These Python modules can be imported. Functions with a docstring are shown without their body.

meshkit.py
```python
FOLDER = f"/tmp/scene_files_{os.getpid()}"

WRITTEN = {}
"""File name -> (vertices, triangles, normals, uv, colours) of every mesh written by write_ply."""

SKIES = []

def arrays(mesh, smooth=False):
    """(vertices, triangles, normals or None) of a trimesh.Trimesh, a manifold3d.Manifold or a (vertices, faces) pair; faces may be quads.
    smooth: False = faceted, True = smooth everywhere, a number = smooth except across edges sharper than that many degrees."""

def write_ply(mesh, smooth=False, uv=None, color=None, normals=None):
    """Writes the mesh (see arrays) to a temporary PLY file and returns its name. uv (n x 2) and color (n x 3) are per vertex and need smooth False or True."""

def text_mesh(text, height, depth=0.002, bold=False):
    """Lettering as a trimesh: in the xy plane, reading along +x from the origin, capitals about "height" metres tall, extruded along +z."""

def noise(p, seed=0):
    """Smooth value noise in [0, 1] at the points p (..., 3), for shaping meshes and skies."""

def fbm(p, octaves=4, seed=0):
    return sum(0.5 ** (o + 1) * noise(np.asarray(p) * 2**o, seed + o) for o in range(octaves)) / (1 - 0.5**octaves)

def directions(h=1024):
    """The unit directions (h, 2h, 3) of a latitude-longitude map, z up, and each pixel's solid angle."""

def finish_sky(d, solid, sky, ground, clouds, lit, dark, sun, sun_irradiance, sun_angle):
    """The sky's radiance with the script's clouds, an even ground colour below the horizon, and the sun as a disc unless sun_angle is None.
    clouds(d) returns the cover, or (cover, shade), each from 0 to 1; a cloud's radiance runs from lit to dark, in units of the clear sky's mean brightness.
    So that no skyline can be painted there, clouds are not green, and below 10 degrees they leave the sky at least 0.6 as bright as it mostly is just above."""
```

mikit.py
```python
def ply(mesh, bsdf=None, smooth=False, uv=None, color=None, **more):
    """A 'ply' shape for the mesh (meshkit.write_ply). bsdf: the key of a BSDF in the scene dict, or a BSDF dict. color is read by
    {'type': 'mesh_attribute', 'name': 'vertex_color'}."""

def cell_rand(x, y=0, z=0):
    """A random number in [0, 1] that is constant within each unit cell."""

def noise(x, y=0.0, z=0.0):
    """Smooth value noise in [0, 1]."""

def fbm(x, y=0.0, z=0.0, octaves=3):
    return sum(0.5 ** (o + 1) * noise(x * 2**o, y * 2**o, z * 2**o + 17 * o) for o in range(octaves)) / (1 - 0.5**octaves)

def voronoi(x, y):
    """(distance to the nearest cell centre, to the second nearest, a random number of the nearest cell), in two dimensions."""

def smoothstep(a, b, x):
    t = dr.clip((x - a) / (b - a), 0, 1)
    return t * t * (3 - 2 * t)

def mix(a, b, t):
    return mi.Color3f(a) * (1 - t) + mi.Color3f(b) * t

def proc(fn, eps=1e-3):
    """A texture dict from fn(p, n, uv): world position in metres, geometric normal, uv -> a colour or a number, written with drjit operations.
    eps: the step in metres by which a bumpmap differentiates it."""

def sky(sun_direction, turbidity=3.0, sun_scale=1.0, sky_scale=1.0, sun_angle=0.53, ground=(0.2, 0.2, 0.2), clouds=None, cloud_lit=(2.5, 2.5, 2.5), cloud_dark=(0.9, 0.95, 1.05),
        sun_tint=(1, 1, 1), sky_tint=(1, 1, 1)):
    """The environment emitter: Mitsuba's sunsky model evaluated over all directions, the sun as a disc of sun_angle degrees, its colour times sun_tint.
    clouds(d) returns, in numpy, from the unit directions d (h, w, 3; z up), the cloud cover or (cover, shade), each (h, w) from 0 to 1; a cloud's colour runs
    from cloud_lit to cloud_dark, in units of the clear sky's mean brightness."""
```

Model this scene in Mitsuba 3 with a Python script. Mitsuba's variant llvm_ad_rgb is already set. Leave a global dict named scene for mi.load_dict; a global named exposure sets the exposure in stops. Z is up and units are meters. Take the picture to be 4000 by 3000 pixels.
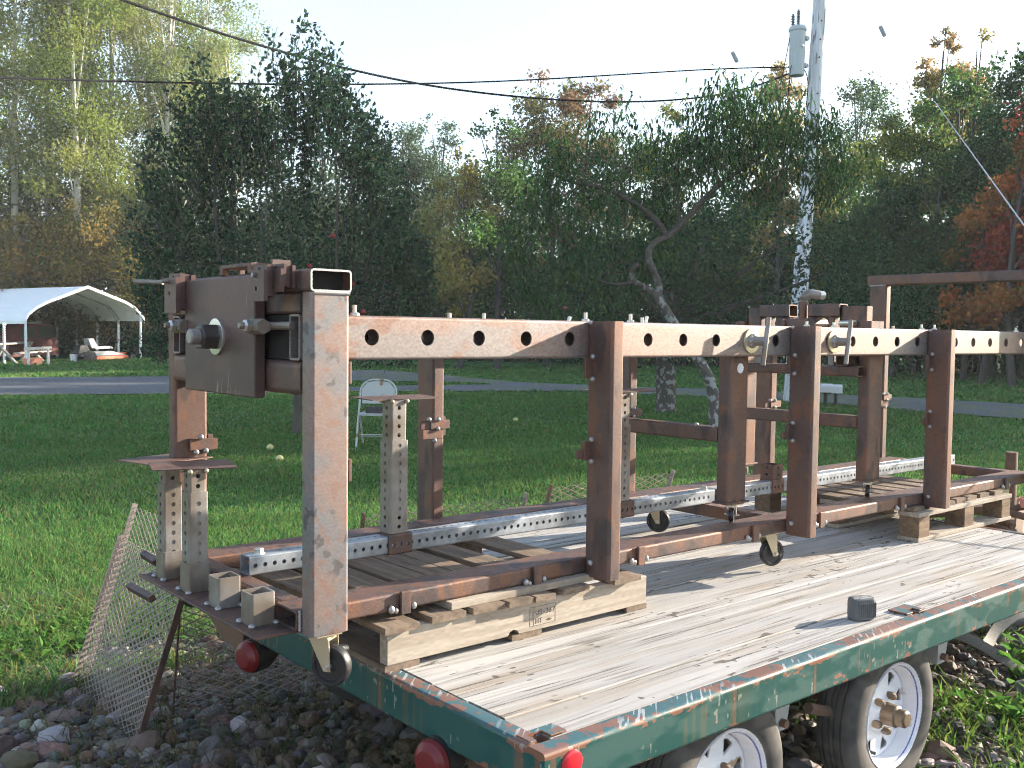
import math, numpy as np, trimesh, mitsuba as mi, drjit as dr, mikit, meshkit, manifold3d, shapely.geometry as sg
from mikit import noise, fbm, smoothstep, mix, cell_rand, proc

# ------------------------------------------------------------------ camera, sky, exposure
scene, labels = {}, {}
YAW, PITCH, ROLL, FOV = 0.8726, -0.0504, 0.0120, 54.93
CAM = np.array([-1.3975, -2.0841, 0.5886])
_fw = np.array([math.cos(PITCH) * math.cos(YAW), math.cos(PITCH) * math.sin(YAW), math.sin(PITCH)])
_rt = np.array([math.sin(YAW), -math.cos(YAW), 0.0])
_up = -math.sin(ROLL) * _rt + math.cos(ROLL) * np.cross(_rt, _fw)
scene['camera'] = {'type': 'perspective', 'fov': FOV, 'fov_axis': 'x', 'near_clip': 0.05, 'far_clip': 2000.0,
                   'to_world': mi.ScalarTransform4f().look_at(origin=CAM.tolist(), target=(CAM + _fw).tolist(), up=_up.tolist())}
SUN = np.array([3.65, -1.0, 1.22])


def thin_cloud(d):
    n = meshkit.fbm(np.stack([d[..., 0] * 3, d[..., 1] * 3, d[..., 2] * 6], -1), 4, 5)
    return 0.16 * n


scene['sky'] = mikit.sky(SUN.tolist(), turbidity=3.5, sun_scale=1.35, sky_scale=1.0, clouds=thin_cloud, cloud_lit=(2.3, 2.3, 2.3), cloud_dark=(1.2, 1.25, 1.35), sun_tint=(0.87, 1.08, 1.66), sky_tint=(1.0, 1.0, 1.04))
exposure = 3.72
GROUND = -0.85
rng = np.random.default_rng(11)

# ------------------------------------------------------------------ materials
def P_(base, rough=0.6, metal=0.0, spec=0.5, **k):
    b = proc(base) if callable(base) else {'type': 'rgb', 'value': list(base)}
    r = proc(rough) if callable(rough) else rough
    return {'type': 'twosided', 'b': {'type': 'principled', 'base_color': b, 'roughness': r, 'metallic': metal, 'specular': spec, **k}}


def bump(bsdf, fn, scale, eps=1e-3):
    inner = bsdf['b'] if bsdf['type'] == 'twosided' else bsdf
    return {'type': 'twosided', 'b': {'type': 'bumpmap', 't': proc(fn, eps), 'scale': scale, 'n': inner}}


def rust_col(p, n, uv):
    a = fbm(p.x * 9 + 3, p.y * 9, p.z * 3, 3)
    b = fbm(p.x * 34, p.y * 34, p.z * 12 + 9, 3)
    s = noise(p.x * 230, p.y * 230, p.z * 230)
    c = mix((0.165, 0.094, 0.073), (0.122, 0.084, 0.076), smoothstep(0.36, 0.64, a))
    c = mix(c, (0.215, 0.10, 0.058), smoothstep(0.56, 0.68, b) * 0.55)
    c = mix(c, (0.07, 0.056, 0.056), smoothstep(0.54, 0.70, fbm(p.x * 19, p.y * 19 + 60, p.z * 7, 3)) * 0.75)
    return c * (0.84 + 0.32 * s)


def mill_col(p, n, uv):
    a = fbm(p.x * 10 + 3, p.y * 10, p.z * 7, 4)
    b = fbm(p.x * 40, p.y * 40, p.z * 30 + 9, 3)
    c = mix((0.255, 0.185, 0.165), (0.195, 0.185, 0.19), smoothstep(0.40, 0.62, a))
    c = mix(c, (0.10, 0.09, 0.092), smoothstep(0.60, 0.70, b) * smoothstep(0.42, 0.6, a) * 0.85)
    c = mix(c, (0.25, 0.135, 0.10), smoothstep(0.66, 0.80, noise(p.x * 60 + 7, p.y * 60, p.z * 40)) * 0.45)
    return c * (0.86 + 0.28 * noise(p.x * 230, p.y * 230, p.z * 230))


def rust_rough(p, n, uv):
    return 0.48 + 0.2 * fbm(p.x * 22, p.y * 22, p.z * 16 + 9, 2)


scene['mill_steel'] = bump(P_(mill_col, 0.52, 0.6, 0.7), lambda p, n, uv: fbm(p.x * 150, p.y * 150, p.z * 150, 2), 0.0002)
scene['rusty_steel'] = bump(P_(rust_col, rust_rough, 0.6, 0.7), lambda p, n, uv: fbm(p.x * 160, p.y * 160, p.z * 160, 2), 0.0003)


def beam_col(p, n, uv):
    a = fbm(p.x * 4 + 8, p.y * 7, p.z * 9, 3)
    s = noise(p.x * 190, p.y * 190, p.z * 190)
    c = mix((0.275, 0.205, 0.182), (0.245, 0.215, 0.207), smoothstep(0.4, 0.6, a))
    c = mix(c, (0.24, 0.14, 0.105), smoothstep(0.52, 0.66, fbm(p.x * 16 + 3, p.y * 16, p.z * 16, 3)) * smoothstep(1.2, -0.3, p.x) * 0.8)
    return c * (0.82 + 0.36 * s)


scene['beam_steel'] = bump(P_(beam_col, 0.56, 0.65, 0.6), lambda p, n, uv: fbm(p.x * 170, p.y * 170, p.z * 170, 2), 0.0002)


def dark_col(p, n, uv):
    a = fbm(p.x * 6, p.y * 6, p.z * 6, 3)
    c = mix((0.125, 0.073, 0.064), (0.09, 0.058, 0.054), smoothstep(0.4, 0.65, a))
    scr = smoothstep(0.80, 0.86, noise(p.y * 130 + p.z * 20, p.x * 130, p.z * 5)) * smoothstep(0.5, 0.7, noise(p.y * 9, p.z * 7, p.x * 5))
    return mix(c, (0.3, 0.23, 0.2), scr * 0.6) * (0.9 + 0.2 * noise(p.x * 200, p.y * 200, p.z * 200))


scene['dark_plate_steel'] = P_(dark_col, 0.5, 0.35, 0.4)


def galv_col(p, n, uv):
    a = fbm(p.x * 14, p.y * 14, p.z * 14, 3)
    s = noise(p.x * 70, p.y * 70, p.z * 70)
    return mix((0.38, 0.41, 0.45), (0.26, 0.275, 0.30), smoothstep(0.35, 0.65, a)) * (0.85 + 0.3 * s)


scene['galvanized'] = P_(galv_col, lambda p, n, uv: 0.3 + 0.25 * fbm(p.x * 25, p.y * 25, p.z * 25, 2), 0.55, 0.5)


def oily_col(p, n, uv):
    a = fbm(p.x * 10, p.y * 10, p.z * 10, 3)
    return mix((0.27, 0.25, 0.235), (0.20, 0.165, 0.135), smoothstep(0.35, 0.65, a)) * (0.85 + 0.3 * noise(p.x * 90, p.y * 90, p.z * 40))


scene['bare_steel'] = P_(oily_col, 0.45, 0.4, 0.5)
scene['zinc'] = P_((0.62, 0.61, 0.57), 0.28, 0.8)
scene['yellow_zinc'] = P_((0.55, 0.47, 0.33), 0.33, 0.6)
scene['weld'] = P_((0.36, 0.35, 0.35), 0.42, 0.6)
scene['black_nut'] = P_((0.06, 0.052, 0.048), 0.4, 0.3)
scene['black_rubber'] = P_((0.022, 0.022, 0.024), 0.38)
scene['shade_black'] = P_((0.012, 0.011, 0.011), 0.9)  # near-black colour standing in for the shade inside hollow steel


def deck_col(p, n, uv):
    k = cell_rand(dr.floor((p.y + 0.5745) / 0.1378))
    w = fbm(p.x * 1.5 + k * 7, p.y * 3.0, 0.0, 3)
    kx = p.x * 0.9 + k * 11
    g = fbm(kx * 2.2, p.y * 85 + 7 * fbm(kx * 1.3, p.y * 6, k * 9, 2), k * 5, 3)
    f = noise(kx * 5, p.y * 240, k * 3)
    c = mix((0.40, 0.385, 0.365), (0.30, 0.285, 0.268), smoothstep(0.32, 0.68, g))
    c = mix(c, (0.28, 0.215, 0.15), smoothstep(0.53, 0.74, fbm(p.x * 1.9 + k * 3, p.y * 13, 4.0, 3)) * 0.5)
    c = mix(c, (0.29, 0.28, 0.27), smoothstep(0.5, 0.72, w) * 0.55)
    c = mix(c, (0.11, 0.095, 0.08), smoothstep(0.62, 0.74, f) * smoothstep(0.42, 0.60, g) * 0.85)
    c = mix(c, (0.07, 0.06, 0.05), smoothstep(0.80, 0.86, noise(p.x * 38, p.y * 75, 2.0)) * smoothstep(0.55, 0.7, noise(p.x * 6, p.y * 9, 1.0)) * 0.8)
    return c * (0.94 + 0.12 * k)


scene['deck_wood'] = bump(P_(deck_col, 0.75, 0.0, 0.3), lambda p, n, uv: fbm(p.x * 2.0, p.y * 110, 0.0, 3), 0.004)


def wood_fn(c0, c1, c2, ax):
    def fn(p, n, uv):
        a, b = (p.x, p.y) if ax == 'x' else (p.y, p.x)
        g = fbm(a * 3, b * 70, p.z * 70, 3)
        c = mix(c0, c1, smoothstep(0.35, 0.65, g))
        c = mix(c, c2, smoothstep(0.56, 0.75, fbm(a * 4 + 5, b * 14, p.z * 14, 3)) * 0.7)
        return c * (0.82 + 0.36 * noise(a * 60, b * 160, p.z * 160))
    return fn


scene['pallet_board'] = P_(wood_fn((0.20, 0.15, 0.11), (0.15, 0.11, 0.08), (0.09, 0.07, 0.052), 'y'), 0.8, 0, 0.3)
scene['stringer_wood'] = P_(wood_fn((0.37, 0.32, 0.265), (0.31, 0.26, 0.21), (0.24, 0.19, 0.15), 'x'), 0.8, 0, 0.3)
scene['block_wood'] = P_(wood_fn((0.20, 0.135, 0.085), (0.15, 0.10, 0.065), (0.09, 0.06, 0.045), 'x'), 0.85, 0, 0.3)
scene['ink'] = P_((0.10, 0.08, 0.07), 0.9)


def paint_col(p, n, uv):
    """Chipped green enamel: rust eats in along the top lip and the bottom edge and runs down in streaks."""
    h = (p.z + 0.262) / -0.103
    top, bot = smoothstep(0.30, 0.02, h), smoothstep(0.66, 1.0, h)
    r = 0.5 * fbm(p.x * 9, p.y * 9, p.z * 18, 3) + 0.5 * fbm(p.x * 34, p.y * 34, p.z * 60, 3) + 0.19 * top + 0.13 * bot
    q = p.x * 1.0 + p.y * 1.0
    run = smoothstep(0.80, 0.88, noise(q * 55, 3.0, 0.0)) * smoothstep(0.45, 0.65, noise(q * 9, p.z * 20, 5.0))
    st = noise(q * 70, p.z * 1.5, 1.0) * noise(q * 11 + 4, p.z * 9, 2.0)
    t = fbm(p.x * 2, p.y * 2, p.z * 3, 2)
    c = mix((0.011, 0.062, 0.056), (0.019, 0.082, 0.072), t)
    c = mix(c, (0.075, 0.085, 0.05), smoothstep(0.40, 0.75, st) * 0.55)
    c = mix(c, (0.21, 0.085, 0.045), run * 0.5)
    c = mix(c, (0.20, 0.095, 0.06), smoothstep(0.67, 0.70, r))
    c = mix(c, (0.45, 0.41, 0.33), smoothstep(0.80, 0.84, noise(q * 120 + 9, p.z * 55, 0.0)) * smoothstep(0.72, 0.78, noise(q * 13, p.z * 9, 7.0)) * 0.35)
    return c


def lip_col(p, n, uv):
    r = 0.5 * fbm(p.x * 10, p.y * 10, 3.0, 3) + 0.5 * fbm(p.x * 45, p.y * 45, 3.0, 3)
    scr = smoothstep(0.70, 0.8, noise(p.x * 120 - p.y * 130, p.y * 14 + p.x * 14, 0.0)) * smoothstep(0.45, 0.62, noise(p.x * 6, p.y * 6, 8.0))
    c = mix((0.04, 0.10, 0.115), (0.155, 0.085, 0.068), smoothstep(0.46, 0.52, r))
    return mix(c, (0.36, 0.38, 0.40), scr * 0.7)


def green_col(p, n, uv):
    return dr.select(n.z > 0.8, lip_col(p, n, uv), paint_col(p, n, uv))


scene['green_paint'] = P_(green_col, lambda p, n, uv: 0.36 + 0.3 * smoothstep(0.45, 0.65, fbm(p.x * 13, p.y * 13, p.z * 26, 3)), 0.0, 0.5)
scene['green_dark'] = P_((0.02, 0.06, 0.05), 0.6)
scene['frame_rust'] = P_(lambda p, n, uv: mix((0.10, 0.075, 0.06), (0.19, 0.10, 0.06), fbm(p.x * 15, p.y * 15, p.z * 15, 3)), 0.8)


def tyre_col(p, n, uv):
    a = fbm(p.x * 12, p.y * 12, p.z * 12, 3)
    return mix((0.11, 0.10, 0.092), (0.06, 0.058, 0.057), smoothstep(0.35, 0.6, a))


scene['tyre_rubber'] = P_(tyre_col, 0.8, 0, 0.3)
scene['rim_white'] = P_(lambda p, n, uv: mix((0.72, 0.73, 0.77), (0.34, 0.24, 0.16), smoothstep(0.70, 0.82, fbm(p.x * 20, p.y * 20, p.z * 20, 3))), 0.35)
scene['blue_stripe'] = P_((0.09, 0.10, 0.35), 0.4)
scene['grease'] = P_((0.16, 0.115, 0.075), 0.5, 0.3)
scene['red_lens'] = P_((0.62, 0.016, 0.03), 0.15, 0, 0.5, clearcoat=0.8)
scene['dull_red_lens'] = P_((0.15, 0.011, 0.013), 0.4)
scene['tape_grey'] = P_(lambda p, n, uv: mix((0.075, 0.08, 0.088), (0.12, 0.12, 0.125), fbm(p.x * 60, p.y * 60, p.z * 60, 2)), 0.55)
scene['chair_paint'] = P_(lambda p, n, uv: mix((0.46, 0.47, 0.46), (0.26, 0.15, 0.09), smoothstep(0.6, 0.72, fbm(p.x * 9, p.y * 9, p.z * 9, 3))), 0.5)
scene['black_plastic'] = P_((0.02, 0.02, 0.022), 0.4)
scene['white_plastic'] = P_((0.75, 0.76, 0.78), 0.45)
scene['white_metal'] = P_((0.86, 0.87, 0.88), 0.4, 0.0)
scene['roof_metal'] = bump(P_((0.70, 0.73, 0.78), 0.32, 0.15), lambda p, n, uv: smoothstep(0.25, 0.5, dr.abs(dr.sin((p.x * 0.96 + p.y * 0.28) * 0.0 + p.z * 18))), 0.004)
scene['grey_wood'] = P_((0.34, 0.31, 0.27), 0.8)
scene['pale_wood'] = P_((0.62, 0.58, 0.52), 0.7)
scene['faded_red'] = P_((0.14, 0.028, 0.026), 0.5)
scene['murky_glass'] = P_((0.06, 0.055, 0.04), 0.2)
scene['mower_orange'] = P_((0.62, 0.13, 0.045), 0.4)
scene['pink_orange'] = P_((0.72, 0.30, 0.20), 0.6)
scene['grey_plastic'] = P_((0.35, 0.36, 0.37), 0.5)
scene['terracotta'] = P_((0.50, 0.22, 0.18), 0.6)
scene['webbing'] = P_(lambda p, n, uv: mix((0.20, 0.19, 0.175), (0.30, 0.275, 0.24), noise(p.x * 150, p.y * 150, p.z * 150)), 0.9)


def pole_col(p, n, uv):
    g = fbm(p.x * 30, p.y * 30, p.z * 0.8, 3)
    c = mix((0.72, 0.73, 0.76), (0.56, 0.56, 0.58), smoothstep(0.3, 0.7, g))
    return mix(c, (0.16, 0.13, 0.11), smoothstep(0.72, 0.8, noise(p.x * 20, p.y * 20, p.z * 2.2)) * 0.7)


scene['pole_wood'] = P_(pole_col, 0.85)
scene['transformer_grey'] = P_((0.46, 0.50, 0.52), 0.4)
scene['porcelain'] = P_((0.14, 0.15, 0.17), 0.25)
scene['cable'] = P_((0.016, 0.017, 0.02), 0.9, 0, 0.1)
scene['wire_steel'] = P_((0.40, 0.42, 0.44), 0.4, 0.5)


def bark_col(p, n, uv):
    a = fbm(p.x * 16, p.y * 16, p.z * 11, 3)
    return mix((0.10, 0.083, 0.075), (0.30, 0.30, 0.295), smoothstep(0.50, 0.62, a) * smoothstep(2.2, 0.6, p.z))


scene['lichen_bark'] = bump(P_(bark_col, 0.9), lambda p, n, uv: fbm(p.x * 40, p.y * 40, p.z * 20, 3), 0.02)
scene['dark_bark'] = P_(lambda p, n, uv: mix((0.055, 0.045, 0.04), (0.11, 0.095, 0.085), fbm(p.x * 8, p.y * 8, p.z * 3, 3)), 0.9)
scene['aspen_bark'] = P_(lambda p, n, uv: mix((0.50, 0.48, 0.43), (0.14, 0.12, 0.10), smoothstep(0.58, 0.68, fbm(p.x * 2, p.y * 2, p.z * 3.5, 3))), 0.8)
VC = {'type': 'mesh_attribute', 'name': 'vertex_color'}
scene['leaf'] = {'type': 'principledthin', 'base_color': VC, 'roughness': 0.42, 'diff_trans': 0.9, 'eta': 1.4}
scene['leaf_matte'] = {'type': 'principledthin', 'base_color': VC, 'roughness': 0.65, 'diff_trans': 0.85, 'eta': 1.3}
scene['stone'] = {'type': 'twosided', 'b': {'type': 'principled', 'base_color': VC, 'roughness': 0.7, 'specular': 0.4}}
scene['apple_skin'] = P_((0.24, 0.025, 0.03), 0.45)
scene['peach_skin'] = P_((0.22, 0.10, 0.07), 0.7)
scene['apple_yellow'] = P_((0.55, 0.50, 0.22), 0.4)


def in_gravel(x, y, lib):
    """How much gravel shows (0..1): round the trailer, with a weedy strip."""
    return lib


def ground_col(p, n, uv):
    w = fbm(p.x * 0.9, p.y * 0.9, 0.0, 3)
    y = p.y + (w - 0.5) * 0.5
    g = mix((0.035, 0.080, 0.026), (0.060, 0.112, 0.036), fbm(p.x * 1.1, p.y * 1.1, 3.0, 3))
    g = mix(g, (0.12, 0.12, 0.05), smoothstep(0.62, 0.75, fbm(p.x * 0.35, p.y * 0.35, 7.0, 3)) * 0.5)
    d = mix((0.075, 0.062, 0.052), (0.115, 0.098, 0.085), fbm(p.x * 30, p.y * 30, 0.0, 3))
    return mix(d, g, dr.maximum(smoothstep(3.35, 3.65, y), smoothstep(4.6, 5.0, p.x + (w - 0.5))))


scene['ground_soil'] = P_(ground_col, 0.95, 0, 0.2)


def road_col(p, n, uv):
    a = fbm(p.x * 0.8, p.y * 0.8, 0.0, 3)
    c = mix((0.105, 0.11, 0.122), (0.082, 0.082, 0.088), a)
    c = mix(c, (0.10, 0.11, 0.07), smoothstep(0.40, 0.56, fbm(p.x * 1.6 + 5, p.y * 1.6, 0.0, 3)) * smoothstep(12.0, 15.0, p.x) * 0.85)
    return c * (0.75 + 0.5 * noise(p.x * 22, p.y * 22, 0.0))


scene['road_gravel'] = P_(road_col, 0.95, 0, 0.2)

# ------------------------------------------------------------------ mesh helpers
USED = {}


def uniq(k):
    if k not in USED:
        USED[k] = 0
        return k
    USED[k] += 1
    return f'{k}_{USED[k]:03d}'


def obj(name, mesh, mat, parent=None, smooth=30, **kw):
    key = uniq(parent + '__' + name if parent else name)
    if isinstance(mesh, list):
        mesh = cat(mesh)
    scene[key] = mikit.ply(mesh, mat, smooth=smooth, **kw)
    return key


def thing(name, label, category, group=None):
    key = uniq(name)
    labels[key] = {'label': label, 'category': category}
    if group:
        labels[key]['group'] = group
    return key


def solo(name, mesh, mat, label, category, group=None, smooth=30, **kw):
    key = obj(name, mesh, mat, None, smooth, **kw)
    labels[key] = {'label': label, 'category': category}
    if group:
        labels[key]['group'] = group
    return key


def tm(m):
    if hasattr(m, 'to_mesh'):
        q = m.to_mesh()
        return trimesh.Trimesh(np.asarray(q.vert_properties)[:, :3], np.asarray(q.tri_verts), process=False)
    return m


def cat(ms):
    return trimesh.util.concatenate([tm(m) for m in ms])


def box(x0, x1, y0, y1, z0, z1, c=0.0015):
    """A box with chamfered edges."""
    lo, hi = np.minimum([x0, y0, z0], [x1, y1, z1]), np.maximum([x0, y0, z0], [x1, y1, z1])
    c = min(c, 0.3 * (hi - lo).min())
    pts = []
    for s in np.ndindex(2, 2, 2):
        p = np.where(s, hi, lo)
        d = np.where(s, -1, 1) * c
        pts += [p + d * [0, 1, 1], p + d * [1, 0, 1], p + d * [1, 1, 0]]
    return trimesh.convex.convex_hull(np.array(pts))


def hexa(bottom, top):
    return trimesh.convex.convex_hull(np.vstack([bottom, top]))


def rrect(w, h, r, n=4):
    r = min(r, 0.49 * w, 0.49 * h)
    pts = []
    for cx, cy, a0 in ((w - r, h - r, 0), (r, h - r, 90), (r, r, 180), (w - r, r, 270)):
        for k in range(n + 1):
            a = math.radians(a0 + 90 * k / n)
            pts.append((cx + r * math.cos(a), cy + r * math.sin(a)))
    return manifold3d.CrossSection([pts])


AX = {'x': np.array([[0, 0, 1], [1, 0, 0], [0, 1, 0]], float), 'y': np.array([[0, 1, 0], [0, 0, 1], [1, 0, 0]], float), 'z': np.eye(3)}


def cylm(axis, a, b, c0, c1, r, seg=14):
    """A manifold cylinder along an axis; (a, b) are the other two coordinates in x, y, z order."""
    m = manifold3d.Manifold.cylinder(c1 - c0, r, r, seg)
    off = {'x': (c0, a, b), 'y': (a, c0, b), 'z': (a, b, c0)}[axis]
    M = AX[axis]
    return m.transform(np.hstack([M, np.array(off)[:, None]]))


def tube(x0, x1, y0, y1, z0, z1, axis, t=0.005, r=0.008, holes=(), open_ends=True):
    """Rectangular hollow section along an axis with rounded corners; holes = (axis, a, b, radius[, segments])."""
    d = {'x': (y1 - y0, z1 - z0, x1 - x0), 'y': (z1 - z0, x1 - x0, y1 - y0), 'z': (x1 - x0, y1 - y0, z1 - z0)}[axis]
    cs = rrect(d[0], d[1], r)
    if t:
        cs = cs - rrect(d[0] - 2 * t, d[1] - 2 * t, max(r - t, 0.001)).translate((t, t))
    m = manifold3d.Manifold.extrude(cs, d[2])
    m = m.transform(np.hstack([AX[axis], np.array([[x0], [y0], [z0]], float)]))
    if holes:
        lims = {'x': (x0, x1), 'y': (y0, y1), 'z': (z0, z1)}
        cut = []
        for h in holes:
            lo, hi = lims[h[0]]
            cut.append(cylm(h[0], h[1], h[2], lo - 0.01, hi + 0.01, h[3], h[4] if len(h) > 4 else 12))
        m = m - manifold3d.Manifold.batch_boolean(cut, manifold3d.OpType.Add)
    return m


def rod(p0, p1, r, seg=12):
    return trimesh.creation.cylinder(radius=r, segment=[p0, p1], sections=seg)


def ball(p, r, sub=1, squash=(1, 1, 1)):
    m = trimesh.creation.icosphere(subdivisions=sub, radius=r)
    m.apply_scale(squash)
    m.apply_translation(p)
    return m


def frame(axis):
    a = np.asarray(axis, float) / np.linalg.norm(axis)
    u = np.cross(a, [0, 0, 1.0] if abs(a[2]) < 0.9 else [1.0, 0, 0])
    u /= np.linalg.norm(u)
    return np.stack([u, np.cross(a, u), a], 1)


def lathe(profile, center, axis, seg=32):
    """Revolve (radius, height) pairs about the axis through center."""
    m = trimesh.creation.revolve(np.array(profile, float), sections=seg)
    T = np.eye(4)
    T[:3, :3], T[:3, 3] = frame(axis), center
    m.apply_transform(T)
    return m


def limb(pts, radii, seg=7):
    """A tapered tube along a polyline."""
    pts = np.asarray(pts, float)
    radii = np.broadcast_to(radii, (len(pts),))
    t = np.gradient(pts, axis=0)
    t /= np.linalg.norm(t, axis=1, keepdims=True) + 1e-12
    ref = np.array([0.31, 0.17, 0.93]) if abs(t[:, 2]).mean() < 0.8 else np.array([0.95, 0.2, 0.1])
    u = np.cross(t, ref)
    u /= np.linalg.norm(u, axis=1, keepdims=True)
    v = np.cross(t, u)
    a = np.linspace(0, 2 * math.pi, seg, endpoint=False)
    V = (pts[:, None] + radii[:, None, None] * (np.cos(a)[None, :, None] * u[:, None] + np.sin(a)[None, :, None] * v[:, None])).reshape(-1, 3)
    F = []
    for i in range(len(pts) - 1):
        for k in range(seg):
            q = [i * seg + k, i * seg + (k + 1) % seg, (i + 1) * seg + (k + 1) % seg, (i + 1) * seg + k]
            F += [[q[0], q[1], q[2]], [q[0], q[2], q[3]]]
    n = len(V)
    V = np.vstack([V, pts[:1], pts[-1:]])
    for k in range(seg):
        F += [[n, (k + 1) % seg, k], [n + 1, n - seg + k, n - seg + (k + 1) % seg]]
    return trimesh.Trimesh(V, F, process=False)


def spline(pts, n=24):
    from scipy.interpolate import CubicSpline
    pts = np.asarray(pts, float)
    s = np.r_[0, np.cumsum(np.linalg.norm(np.diff(pts, axis=0), axis=1))]
    return CubicSpline(s, pts)(np.linspace(0, s[-1], n))


def rand_dirs(n, g):
    v = g.normal(size=(n, 3))
    return v / np.linalg.norm(v, axis=1, keepdims=True)


def leaf_quads(pos, axis, length, width, color, g, fold=0.25):
    """One folded two-triangle leaf at each position."""
    n = len(pos)
    axis = axis / (np.linalg.norm(axis, axis=1, keepdims=True) + 1e-9)
    side = np.cross(axis, rand_dirs(n, g))
    side /= np.linalg.norm(side, axis=1, keepdims=True) + 1e-9
    nor = np.cross(axis, side)
    L, W = np.asarray(length).reshape(-1, 1), np.asarray(width).reshape(-1, 1)
    mid = pos + axis * L * 0.45 + nor * W * fold
    V = np.stack([pos, mid - side * W * 0.5, pos + axis * L, mid + side * W * 0.5], 1).reshape(-1, 3)
    b = np.arange(n)[:, None] * 4
    F = np.vstack([b + [0, 2, 1], b + [0, 3, 2]])
    return V, F, np.repeat(color, 4, axis=0)


def join_leaves(parts):
    V, F, C, o = [], [], [], 0
    for v, f, c in parts:
        V.append(v)
        F.append(f + o)
        C.append(c)
        o += len(v)
    return trimesh.Trimesh(np.vstack(V), np.vstack(F), process=False), np.vstack(C)


def palette(n, cols, g, jitter=0.25, weights=None):
    cols = np.array(cols, float)
    c = cols[g.choice(len(cols), n, p=weights)]
    return np.clip(c * (1 + jitter * g.normal(size=(n, 1))) * (1 + 0.08 * g.normal(size=(n, 3))), 0.008, 0.9)


# ------------------------------------------------------------------ ground, driveway
BUMP = np.array([13.1, 39.2])


def height(x, y):
    x, y = np.asarray(x, float), np.asarray(y, float)
    far = np.hypot(x + 1.4, y + 2.1)
    return GROUND + 0.18 * np.exp(-((x - BUMP[0]) ** 2 + (y - BUMP[1]) ** 2) / 30.0) + 0.02 * np.clip(far - 42, 0, 200) \
        + 0.035 * (meshkit.noise(np.stack([x * 0.35, y * 0.35, 0 * x], -1), 3) - 0.5) * np.clip((far - 5) / 6, 0, 1)


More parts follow.
